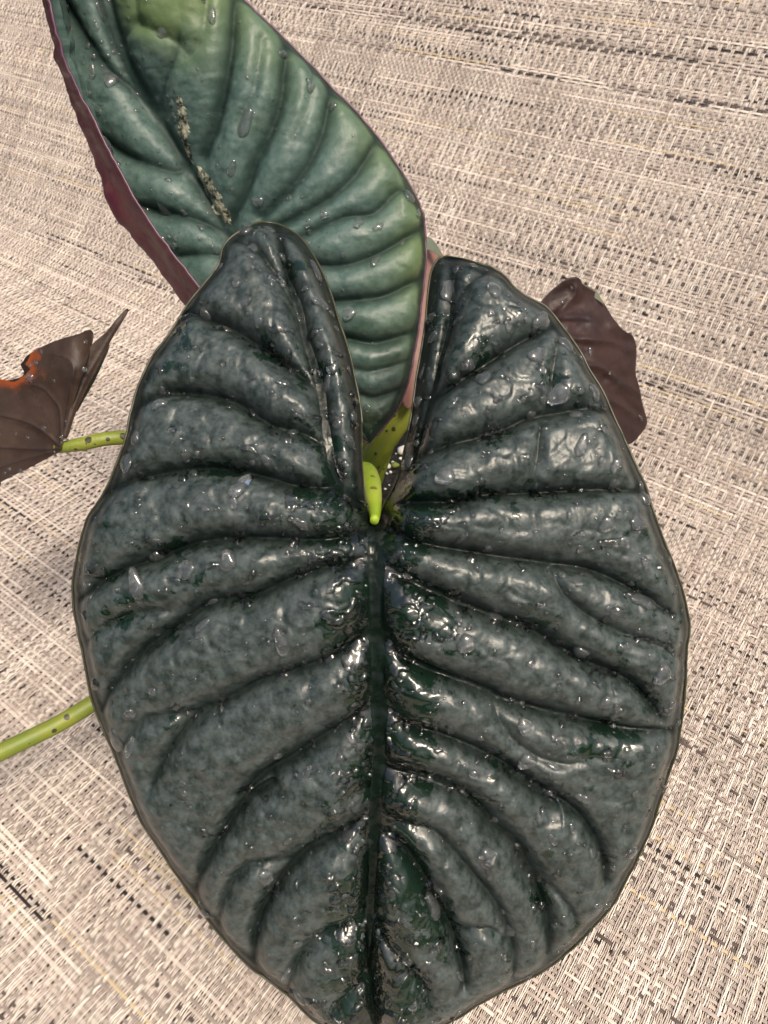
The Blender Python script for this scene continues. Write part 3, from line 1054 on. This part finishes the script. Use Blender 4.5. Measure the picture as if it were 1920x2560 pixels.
def uniform_catmull(r, n):
    """catmull through control rows at equal parameter steps (keeps stations matched)"""
    p = np.asarray(r, float)
    ext = np.concatenate([2 * p[:1] - p[1:2], p, 2 * p[-1:] - p[-2:-1]])
    u = np.linspace(0, len(p) - 1, n)
    i = np.minimum(u.astype(int), len(p) - 2)
    t = (u - i).reshape((-1,) + (1,) * (p.ndim - 1))
    a, b2, c, d = ext[i], ext[i + 1], ext[i + 2], ext[i + 3]
    return 0.5 * ((2 * b2) + (-a + c) * t + (2 * a - 5 * b2 + 4 * c - d) * t ** 2 + (-a + 3 * b2 - 3 * c + d) * t ** 3)


ctrl = [row(Rrow, 0.006), row(lerp2(Mrow, Rrow, 0.9), -0.001), row(lerp2(Mrow, Rrow, 0.6), -0.006), row(lerp2(Mrow, Rrow, 0.28), -0.004), row(Mrow, 0.003),
        row(lerp2(Mrow, Lsil, 0.35), 0.003), row(lerp2(Mrow, Lsil, 0.75), 0.009), row(Lsil, -0.003), row(lerp2(Lsil, Lrim, 0.45), -0.013), row(Lrim, -0.021)]
ctrl = np.array([uniform_catmull(r, NU2) for r in ctrl])          # (rows, NU2, 3)
MV2 = 220
G = uniform_catmull(ctrl, MV2).transpose(1, 0, 2)                  # (NU2, MV2, 3)
n2, m2 = G.shape[:2]
Q = G[..., :2].reshape(-1, 2)
inside = np.tile(np.linspace(0, 9, MV2) < 7.0, (n2, 1)).ravel()     # inner face of the bowl
veins_up = [
    (Mrow, 1.0, 26),
    (C1((500, 480), (540, 340), (575, 250), (600, 150)), 0.5, 16),
    (C1((490, 480), (390, 340), (310, 180), (260, 20), (240, -60)), 0.9, 18),
    (C1((690, 650), (740, 520), (770, 400), (790, 280), (800, 180), (800, 30)), 1.0, 20),
    (C1((790, 930), (860, 800), (900, 680), (960, 560), (1000, 430), (1010, 310), (1010, 200)), 1.0, 20),
    (C1((930, 900), (1050, 780), (1130, 660), (1180, 520), (1195, 380), (1190, 330)), 0.95, 20),
    (C1((950, 960), (1150, 860), (1280, 760), (1350, 660), (1385, 580)), 0.9, 19),
    (C1((1050, 1010), (1250, 910), (1380, 890), (1480, 800), (1540, 850)), 0.8, 18),
    (C2((780, 330), (900, 345), (1020, 325), (1150, 270), (1300, 180), (1350, 130)), 0.9, 19),
    (C2((850, 530), (1000, 520), (1150, 500), (1300, 430), (1365, 390)), 0.95, 19),
    (C2((900, 700), (1000, 720), (1100, 740), (1200, 720), (1340, 670)), 0.95, 18),
    (C2((980, 860), (1080, 880), (1180, 860), (1290, 820)), 0.6, 14),
    (C2((1010, 990), (1100, 1020), (1200, 990), (1260, 960)), 0.8, 16),
    (C2((1040, 1140), (1120, 1160), (1200, 1130)), 0.5, 14),
    (C1((480, 450), (390, 370), (300, 300), (230, 200), (170, 100), (120, 0), (90, -80)), 1.0, 22),
    (C1((600, 700), (560, 720), (450, 680), (370, 640), (300, 600), (250, 560)), 0.9, 20),
    (C1((760, 960), (640, 910), (520, 880), (430, 855), (400, 840)), 1.0, 20),
    (C2((330, 300), (220, 285), (120, 290), (60, 300)), 0.7, 16),
    (C1((440, 100), (350, 180), (300, 250)), 0.3, 10),
    (C1((440, 100), (560, 160), (640, 230)), 0.3, 10),
    (C1((440, 100), (435, 20), (430, -60)), 0.3, 10),
    (C1((690, 20), (690, 160), (640, 240)), 0.3, 10),
    (C1((910, 200), (900, 380), (860, 480), (850, 560)), 0.35, 10),
    (C1((1120, 290), (1110, 440), (1040, 640)), 0.3, 10),
]
veins_up = [(catmull(l, max(10, 5 * len(l))), w, k) for l, w, k in veins_up]
qn = np.ones(len(Q))
vmin = np.full(len(Q), 9.0)
for line, w, k in veins_up:
    d, par = seg_dist(Q, line)
    g = np.exp(-(d / (k * 1.25)) ** 1.3) * w * (1 - 0.5 * np.clip((par - 0.8) / 0.2, 0, 1))
    qn *= 1 - np.clip(g, 0, 1) * 0.95
    vmin = np.minimum(vmin, d / (k * 1.35) + (1 - w) * 0.8)  # band wider than the vein, painting shade along its groove
de_r, _ = seg_dist(Q, catmull(Rrow, 80))
de_l, _ = seg_dist(Q, catmull(Lrim, 80))
t_across = np.tile(np.linspace(0, 9, MV2), (n2, 1)).ravel()
edge = np.where(t_across > 7, np.minimum(de_l, 300), de_r)
h = 0.0066 * qn * (1 - np.exp(-(edge / 26.0) ** 2)) * np.where(inside, 1, 0.35) + 0.0005 * fbm(Q[:, 0] / 28, Q[:, 1] / 28, 51) + 0.00022 * qn * np.clip(worley((Q[:, 0] + 20 * fbm(Q[:, 0] / 50, Q[:, 1] / 50, 75)) / 70, Q[:, 1] / 62, 76) / 0.3, 0, 1)
u_along = np.repeat(np.linspace(0, 10, n2), m2)
# the bulging outer wall of the rolled side is scalloped by the same veins
h = h + np.where((t_across > 6.3), 0.0016 * vnoise(u_along * 3.3, u_along * 0 + 0.5, 91) * np.exp(-((t_across - 7.2) / 0.7) ** 2), 0)
P = unproj(G[..., 0], G[..., 1], G[..., 2])
Nb = grid_normals(P)
sgn = np.sign(np.sum(Nb[:, :127] * (CAMP - P[:, :127]), 2).mean())
Nb *= sgn
fade = np.clip(np.minimum(u_along / 0.6, (10 - u_along) / 0.6), 0, 1)
P = P + Nb * (h * fade).reshape(n2, m2)[..., None]
# keep the camera side facing the bowl's inner face
wetu = 0.30 + 0.35 * fbm(Q[:, 0] / 60, Q[:, 1] / 60, 61, 4) + 0.2 * np.clip((Q[:, 1] - 600) / 500, 0, 1)
Nf = grid_normals(P)
Nf *= sgn
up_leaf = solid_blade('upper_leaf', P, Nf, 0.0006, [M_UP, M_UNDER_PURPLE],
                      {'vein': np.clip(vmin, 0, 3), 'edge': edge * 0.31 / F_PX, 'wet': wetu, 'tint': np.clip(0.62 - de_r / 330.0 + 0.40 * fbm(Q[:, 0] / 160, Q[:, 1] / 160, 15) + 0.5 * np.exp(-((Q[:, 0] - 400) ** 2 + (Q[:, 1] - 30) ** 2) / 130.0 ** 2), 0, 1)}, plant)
up_leaf['label'] = 'green ribbed leaf with a rolled purple edge behind the dark leaf'
rim_tube('leaf_rim', P[6:-4, -1], 0.0005, M_RIM2, up_leaf)
rim_tube('leaf_rim', P[6:-4, 0], 0.0005, M_RIM2, up_leaf)
keepm = (t_across < 6.6).reshape(n2, m2)
SURF['up'] = [(P[:, :157], edge.reshape(n2, m2)[:, :157].ravel(), Q.reshape(n2, m2, 2)[:, :157].reshape(-1, 2))]
SURF['strip'] = [(P[:, 173:], None, Q.reshape(n2, m2, 2)[:, 173:].reshape(-1, 2))]

# pale torn strip beside the midrib of the green leaf
M_SCAR, nt, b, _ = mat_new('torn_leaf_tissue')
link(nt, mixcol(nt, ramp(nt, noise_tex(nt, 420, 4, 0.7), 0.38, 0.62), (0.012, 0.014, 0.010), (0.36, 0.36, 0.26)), b.inputs['Base Color'])
b.inputs['Roughness'].default_value = 0.35
bump(nt, b, noise_tex(nt, 500, 4, 0.7), 1.0, 0.0012)


def patch_on(Pg, Qg, line, width, seed, lift, name, mat, parent):
    """a thin ragged patch raised from an existing surface along a line"""
    n, m = Pg.shape[:2]
    Qf = Qg.reshape(-1, 2)
    d, par = seg_dist(Qf, line)
    fld = 1 - d / (width * (0.85 + 0.4 * fbm(Qf[:, 0] / 14, Qf[:, 1] / 14, seed)) * np.sqrt(np.clip(4 * par * (1 - par), 0.05, 1)))
    ht = np.clip(fld, -0.6, 1) * lift
    F_ = grid_faces(n, m)
    keep = (ht[F_] > -0.35 * lift).all(1)
    F_ = F_[keep]
    used = np.unique(F_)
    remap = np.full(n * m, -1)
    remap[used] = np.arange(len(used))
    Nn = grid_normals(Pg) * sgn
    V_ = (Pg + Nn * ht.reshape(n, m)[..., None]).reshape(-1, 3)[used]
    return part(name, V_, remap[F_], mat, parent, attrs=None)


Pu = P
Qu = Q.reshape(n2, m2, 2)
patch_on(Pu, Qu, C1((610, 380), (630, 480), (625, 560), (635, 690)), 17, 3, 0.0004, 'torn_patch', M_SCAR, up_leaf)
patch_on(Pu, Qu, C1((665, 690), (720, 770), (745, 840), (790, 930)), 24, 4, 0.0005, 'torn_patch', M_SCAR, up_leaf)


# ---- leaves seen from below -------------------------------------------------
def fan_blade(name, centre, outline, zc, zfun, veins, mats, nrings=50, nout=200, ridge=0.0012, closed=True, extra=None, smooth_out=True, bend=0.0, seed=1):
    pts = outline + [outline[0]] if closed else outline
    out = catmull(pts, nout) if smooth_out else np.stack([np.interp(np.linspace(0, 1, nout), np.linspace(0, 1, len(pts)), np.array(pts)[:, k]) for k in (0, 1)], 1)
    s = np.linspace(0.0, 1, nrings)
    XY = np.array(centre)[None, None] * (1 - s)[None, :, None] + out[:, None] * s[None, :, None]
    Qf = XY.reshape(-1, 2)
    D = zfun(Qf[:, 0], Qf[:, 1])
    vm = np.full(len(Qf), 9.0)
    hh_ = np.zeros(len(Qf))
    for line, w, k in veins:
        line = catmull(line, 24)
        d, par = seg_dist(Qf, line)
        vm = np.minimum(vm, d / (k * 0.6) + (1 - w))
        hh_ += w * ridge * np.exp(-(d / k) ** 2) * (1 - 0.6 * par)
    hh_ += ridge * 0.8 * fbm(Qf[:, 0] / 45, Qf[:, 1] / 45, seed)
    Pq = unproj(Qf[:, 0], Qf[:, 1], D - hh_).reshape(nout, nrings, 3)
    Nn = np.zeros_like(Pq) + (CAMP - Pq.mean((0, 1))) / np.linalg.norm(CAMP - Pq.mean((0, 1)))
    de, _ = seg_dist(Qf, out)
    at = {'vein': np.clip(vm, 0, 3), 'edge': de * D / F_PX, 'wet': np.zeros(len(Qf))}
    if extra:
        at.update(extra(Qf, D))
    vs_ = np.concatenate([Pq.reshape(-1, 3), (Pq - Nn * 0.0006).reshape(-1, 3)])
    ft = grid_faces(nout, nrings)
    a, b2, c = vs_[ft[:, 0]], vs_[ft[:, 1]], vs_[ft[:, 2]]
    if np.mean(np.sum(np.cross(b2 - a, c - a) * Nn[0, 0], 1)) < 0:
        ft = ft[:, ::-1]
    nn_ = nout * nrings
    fb = ft[:, ::-1] + nn_
    loop = np.arange(nout) * nrings + nrings - 1
    fs = np.stack([loop[:-1], loop[1:], loop[1:] + nn_, loop[:-1] + nn_], 1)
    o = part(name, vs_, np.concatenate([ft, fb, fs]), mats, plant, mat_idx=np.concatenate([np.zeros(len(ft)), np.ones(len(fb)), np.zeros(len(fs))]), attrs={k: np.concatenate([v, v]) for k, v in at.items()})
    return o, Pq, Qf


# right-hand leaf, brown underside
out_r = C8((220, 470), (300, 380), (400, 290), (500, 215), (610, 185), (670, 215), (700, 270), (830, 350), (900, 430), (980, 560), (1050, 670), (1150, 780), (1240, 830), (1280, 920), (1290, 1050), (1280, 1250), (1320, 1400), (1350, 1560), (1380, 1680), (1405, 1760), (1390, 1850), (1300, 1970), (1230, 2030), (1160, 2060)) + [(1500, 1150), (1420, 1180), (1330, 1170), (1250, 1110), (1210, 1020), (1200, 920), (1230, 830), (1290, 780)]
leaf_r, PR3, QR3 = fan_blade('small_leaf', (1345, 930), out_r, 0.36,
                             lambda x, y: 0.352 + 0.00006 * (x - 1345) + 0.00003 * (y - 900) + 0.012 * ((x - 1400) / 200) ** 2 + 0.006 * np.exp(-((y - 745) / 60) ** 2),
                             [(C8((300, 760), (420, 600), (620, 380), (640, 300)), 1, 9), (C8((350, 660), (430, 640), (680, 630), (860, 660)), 1, 8), (C8((400, 900), (600, 870), (1000, 910), (1130, 960), (1270, 1000)), 1, 8),
                              (C8((500, 1150), (750, 1170), (900, 1200), (1100, 1350), (1230, 1420), (1330, 1500)), 1, 9), (C8((700, 1400), (1030, 1570), (1200, 1680), (1340, 1790)), 1, 9)],
                             [M_UNDER_BROWN, M_PALE], ridge=0.0028, seed=5)
leaf_r['label'] = 'dark brown leaf underside beside the right lobe'
SURF['right'] = [(PR3, None, QR3)]

# pale top face curled over at the tip of the right leaf
oc, _, _ = fan_blade('curled_edge', C8((800, 400))[0], C8((700, 265), (760, 290), (840, 340), (900, 430), (940, 500), (880, 440), (800, 360), (720, 310)), 0.36,
                     lambda x, y: 0.3645 + 0 * x, [], [M_PALE, M_UNDER_BROWN], nrings=10, nout=60, ridge=0.0003)
oc.parent = leaf_r

# narrow pinkish young leaf between green leaf and right lobe
out_p = [(1060, 598), (1085, 612), (1108, 640), (1112, 700), (1100, 800), (1078, 900), (1050, 985), (1018, 1024), (1000, 980), (985, 880), (985, 780), (1000, 690), (1030, 630)]
leaf_p, _, _ = fan_blade('young_leaf', (1045, 800), out_p, 0.36, lambda x, y: 0.352 + 0.00004 * (1000 - y) * 0 + 0.006 * ((x - 1040) / 60) ** 2,
                         [([(1060, 640), (1050, 780), (1018, 1020)], 0.5, 6)], [M_UNDER_PINK, M_PALE], nrings=30, nout=120, ridge=0.0004, seed=8)
leaf_p['label'] = 'pinkish brown young leaf underside in the gap beside the green leaf'
oc, _, _ = fan_blade('curled_edge', (1082, 618), [(1058, 590), (1075, 594), (1092, 612), (1106, 640), (1098, 640), (1078, 626), (1060, 622)], 0.345, lambda x, y: 0.3475 + 0 * x, [], [M_PALE, M_UNDER_PINK], nrings=10, nout=60, ridge=0.0003)
oc.parent = leaf_p

# left leaf with burnt notch
out_l = [(151, 1126)] + C7((490, 1430), (400, 1475), (300, 1530), (150, 1605), (0, 1680), (-200, 1790), (-420, 1800), (-560, 1500), (-520, 1150), (-300, 900), (-100, 830), (0, 822), (70, 832), (130, 818), (180, 800), (205, 765), (218, 735), (200, 712), (170, 700), (195, 670), (230, 622), (350, 552), (500, 490), (640, 450), (720, 418), (752, 415), (772, 435), (776, 470), (765, 530), (740, 600), (690, 720), (640, 850), (600, 980), (560, 1150), (535, 1270), (525, 1340)) + [(157, 1108)]
notch = np.array(C7((-200, 850), (0, 822), (130, 818), (205, 765), (218, 735), (170, 700), (230, 622)))
zl = lambda x, y: 0.302 - 0.00006 * (x - 151) - 0.010 * np.exp(-((x - 200) ** 2 + (y - 900) ** 2) / 120.0 ** 2) + 0.010 * np.clip((x - 150) / 80, 0, 1) ** 2
leaf_l, PL4, QL4 = fan_blade('small_leaf', (148, 1118), out_l, 0.3, zl,
                             [(C7((500, 1390), (490, 1100), (440, 1000), (340, 900), (180, 860)), 1, 7), (C7((500, 1390), (350, 1260), (200, 1180), (0, 1130)), 1, 8),
                              (C7((490, 1405), (350, 1410), (200, 1405), (0, 1395)), 1, 7), (C7((490, 1420), (250, 1480), (0, 1560)), 0.8, 7), (C7((520, 1300), (580, 900), (610, 740), (560, 660), (440, 620)), 1, 6)],
                             [M_UNDER_BURN, M_PALE], nrings=50, nout=320, ridge=0.0010, closed=True, seed=3,
                             extra=lambda Qf, D: {'burn': np.maximum(seg_dist(Qf, notch)[0] * (1.0 + 0.7 * fbm(Qf[:, 0] / 16, Qf[:, 1] / 16, 95)) + np.clip(30 - Qf[:, 0], 0, 60) * 0.35, 0) * 0.3 / F_PX})
leaf_l['label'] = 'brown leaf underside with an orange burnt notch'
SURF['left'] = [(PL4, None, QL4)]
# its second lobe, folded almost edge-on
out_w = C7((520, 1300), (560, 1150), (600, 980), (650, 800), (700, 680), (760, 540), (880, 430), (960, 330), (1040, 245), (1066, 240), (1050, 290), (980, 400), (905, 530), (850, 650), (780, 790), (720, 900), (670, 1010), (620, 1130), (570, 1285), (545, 1320))
wing, PW4, QW4 = fan_blade('leaf_lobe', C7((680, 900))[0], out_w, 0.3, lambda x, y: 0.296 - 0.00010 * (1000 - y) * 0.3 + 0.00025 * np.clip(x - 160, 0, 200) * 0.3, [(C7((540, 1290), (700, 850), (1000, 330)), 0.6, 5)],
                       [M_UNDER_BURN, M_PALE], nrings=24, nout=160, ridge=0.0006, seed=4, extra=lambda Qf, D: {'burn': np.full(len(Qf), 1.0)})
wing.parent = leaf_l
oc, _, _ = fan_blade('curled_edge', C7((790, 830))[0], C7((905, 525), (908, 560), (880, 630), (800, 790), (720, 940), (640, 1095), (655, 1030), (720, 890), (790, 760), (850, 640)), 0.3,
                     lambda x, y: 0.3075 + 0 * x, [], [M_PALE, M_UNDER_BURN], nrings=10, nout=80, ridge=0.0003)
oc.parent = leaf_l

# ---- petioles ---------------------------------------------------------------
up_ = lambda *p: np.array([unproj(*q) for q in p])
down = np.array([CROWN - np.array([0, 0, 0.012])])
base = np.vstack([[CROWN + np.array([0, 0, 0.004])], down])
# to the left leaf
tube('petiole', np.vstack([up_((140, 1121, 0.304), (200, 1111, 0.304), (320, 1094, 0.309), (600, 1110, 0.345), (820, 1160, 0.385)), down]), [0.0021, 0.0028, 0.0030, 0.0034, 0.0042, 0.0050], M_STEM, plant)
# lower left, its leaf out of the picture
tube('petiole', np.vstack([up_((-420, 2075, 0.315), (0, 1881, 0.335), (234, 1757, 0.350), (600, 1500, 0.375), (840, 1290, 0.395)), down]), [0.0036, 0.0040, 0.0040, 0.0046, 0.0052, 0.0055], M_STEM, plant)
# large leaf's own stalk, arching back from the sinus
tube('petiole', np.vstack([up_((936, 1302, 0.2405), (937, 1284, 0.246), (934, 1250, 0.256), (926, 1210, 0.272), (914, 1184, 0.297), (905, 1190, 0.335), (912, 1215, 0.375)), down]), [0.0014, 0.0020, 0.0029, 0.0040, 0.0046, 0.0052, 0.0056, 0.0058], M_LIME, plant, n=20, cnt=80)
# sheathing stalk rising to the right
tube('petiole', np.vstack([down, up_((915, 1190, 0.385), (955, 1110, 0.374), (1015, 1026, 0.366), (1090, 930, 0.362), (1220, 900, 0.360), (1345, 930, 0.356))]), [0.0062, 0.0066, 0.0066, 0.0060, 0.0045, 0.0030, 0.0022], M_STEM, plant, n=28, groove=1.75, cnt=90)
# behind the green leaf
tube('petiole', np.vstack([down, up_((890, 1060, 0.395), (640, 640, 0.365), (470, 380, 0.325), (400, 292, 0.3045))]), [0.0058, 0.0052, 0.0040, 0.0030, 0.0020], M_STEM, plant)
# young leaf
tube('petiole', np.vstack([down, up_((980, 1090, 0.392), (1040, 980, 0.378), (1052, 820, 0.358))]), [0.0040, 0.0034, 0.0026, 0.0016], M_STEM, plant)


# ------------------------------------------------------------------ water drops
def drop_mesh(seed, long=1.0, n=20, small=False):
    r = random.Random(seed)
    ph = [r.uniform(0, 6.28) for _ in range(3)]
    am = [r.uniform(0.05, 0.22), r.uniform(0.04, 0.16), r.uniform(0.0, 0.09)]
    prof = [(1.0, -0.10), (1.0, 0.05), (0.93, 0.20), (0.78, 0.34), (0.56, 0.44), (0.28, 0.50)]
    if small:
        prof = [(1.0, -0.10), (0.95, 0.17), (0.62, 0.42)]
    V = [(0, 0, -0.10)]
    for rr, z in prof:
        for i in range(n):
            a = 2 * math.pi * i / n
            q = rr * (1 + am[0] * math.sin(2 * a + ph[0]) + am[1] * math.sin(3 * a + ph[1]) + am[2] * math.sin(5 * a + ph[2]))
            V.append((q * math.cos(a), long * q * math.sin(a), z))
    V.append((0, 0, 0.52))
    F = []
    for i in range(n):
        F.append((0, 1 + (i + 1) % n, 1 + i))
        for j in range(len(prof) - 1):
            a, b2 = 1 + j * n + i, 1 + j * n + (i + 1) % n
            F.append((a, b2, b2 + n, a + n))
        a, b2 = 1 + (len(prof) - 1) * n + i, 1 + (len(prof) - 1) * n + (i + 1) % n
        F.append((a, b2, len(V) - 1))
    me = bpy.data.meshes.new('water_drop')
    me.from_pydata(V, [], F)
    me.polygons.foreach_set('use_smooth', [True] * len(me.polygons))
    me.materials.append(M_WATER)
    me.update()
    return me


drop_round = [drop_mesh(s, 1.0 + 0.15 * (s % 3)) for s in range(9)]
drop_long = [drop_mesh(20 + s, 1.4 + 0.25 * s) for s in range(4)]
TAKEN = []


def sites(surf, count, rad, region=None, edge_px=14):
    """places on a surface: position, normal; spread out by rejection"""
    out = []
    pool = []
    for Pg, de, Qf in surf:
        n, m = Pg.shape[:2]
        Nn = grid_normals(Pg)
        flip = np.sum(Nn * (CAMP - Pg), 2) < 0
        Nn[flip] *= -1
        pool.append((Pg.reshape(-1, 3), Nn.reshape(-1, 3), Qf, de, n, m))
    tries = 0
    while len(out) < count and tries < 60000:
        tries += 1
        Pg, Nn, Qf, de, n, m = pool[random.randrange(len(pool))]
        i = random.randrange(4, n - 4) * m + int(m * math.sqrt(random.random()) * 0.985)
        if i >= n * m:
            continue
        q = Qf[i]
        if not (-20 < q[0] < 1940 and -20 < q[1] < 2580):
            continue
        if de is not None and de[i] < edge_px:
            continue
        if region is not None and random.random() > region(q[0], q[1]):
            continue
        r = rad() * 1.0
        ok_ = True
        for (qx, qy, qr) in TAKEN:
            if (qx - q[0]) ** 2 + (qy - q[1]) ** 2 < (qr + r + 2) ** 2:
                ok_ = False
                break
        if not ok_:
            continue
        TAKEN.append((q[0], q[1], r))
        out.append((Pg[i], Nn[i], r, q))
    return out


def place(s, label, group, depth, longp=0.25, flat=(0.8, 1.35)):
    Pp, Nn, r, q = s
    me = random.choice(drop_long) if random.random() < longp else random.choice(drop_round)
    o = bpy.data.objects.new('water_drop', me)
    scene.collection.objects.link(o)
    k = r * depth / F_PX
    nv_ = Vector(Nn)
    dn = Vector((0, 0, -1)) - nv_ * nv_.dot(Vector((0, 0, -1)))     # run downhill
    if dn.length < 1e-4:
        dn = Vector((0, 1, 0))
    y = dn.normalized()
    y.rotate(Matrix.Rotation(random.gauss(0, 0.5), 3, nv_))
    xx = y.cross(nv_).normalized()
    R = Matrix((xx, y, nv_)).transposed().to_4x4()
    o.matrix_world = Matrix.Translation(Vector(Pp)) @ R @ Matrix.Diagonal((k, k, k * random.uniform(*flat), 1))
    kind_ = 'large elongated' if (me in drop_long and r > 11) else 'small elongated' if me in drop_long else 'large round' if r > 11 else 'small round'
    tag(o, kind_ + ' ' + label, 'water drop', kind_ + ' ' + group)
    return o


def radius(lo, hi, big_p, big_lo, big_hi):
    return lambda: random.uniform(big_lo, big_hi) if random.random() < big_p else random.uniform(lo, hi)


for s in sites(SURF['big'], 170, radius(8, 13, 0.4, 13, 24), lambda x, y: 1.0 if x > 900 else (0.8 if y < 1500 else 0.3)):
    place(s, 'clear water drop on the large dark leaf', 'water drops on the large dark leaf', 0.236, 0.35)
for s in sites(SURF['up'], 85, radius(6, 10, 0.35, 10, 19), lambda x, y: 1.0):
    place(s, 'clear water drop on the green ribbed leaf', 'water drops on the green leaf', 0.308, 0.25)
for s in sites(SURF['left'], 20, radius(4, 7, 0.15, 9, 15)):
    place(s, 'clear water drop under the burnt brown leaf', 'water drops on the burnt brown leaf', 0.30, 0.1)
for s in sites(SURF['right'], 25, radius(4, 7, 0.15, 8, 12)):
    place(s, 'clear water drop on the brown leaf underside by the right lobe', 'water drops on the right brown leaf', 0.355, 0.1)
for s in sites(SURF['strip'], 8, radius(3, 5, 0.3, 6, 9)):
    place(s, 'clear water drop on the rolled purple edge of the green leaf', 'water drops on the purple edge', 0.29, 0.2)


def droplet_field(surf, count, rad, depth, name, label, cat='water'):
    base_me = drop_mesh(3, 1.1, 12, True)
    bv = np.array([v.co[:] for v in base_me.vertices])
    V, F = [], []
    bf = [tuple(p.vertices) for p in base_me.polygons]
    for s in sites(surf, count, rad):
        Pp, Nn, r, q = s
        k = r * depth / F_PX
        nv_ = np.array(Nn)
        t = np.cross(nv_, [0.3, 0.5, 0.8])
        t /= np.linalg.norm(t)
        b2 = np.cross(nv_, t)
        off = len(V)
        V += list(Pp + k * (bv[:, :1] * t + bv[:, 1:2] * b2 + bv[:, 2:] * 0.8 * nv_))
        F += [tuple(i + off for i in f) for f in bf]
    o = new_obj(name, V, F, M_WATER)
    o['kind'] = 'stuff'
    tag(o, label, cat)


droplet_field(SURF['big'], 520, lambda: random.uniform(2.5, 5.5), 0.236, 'fine_droplets', 'fine spray of tiny droplets over the large dark leaf')
droplet_field(SURF['up'], 300, lambda: random.uniform(2.2, 4.8), 0.308, 'fine_droplets', 'fine spray of tiny droplets over the green ribbed leaf')
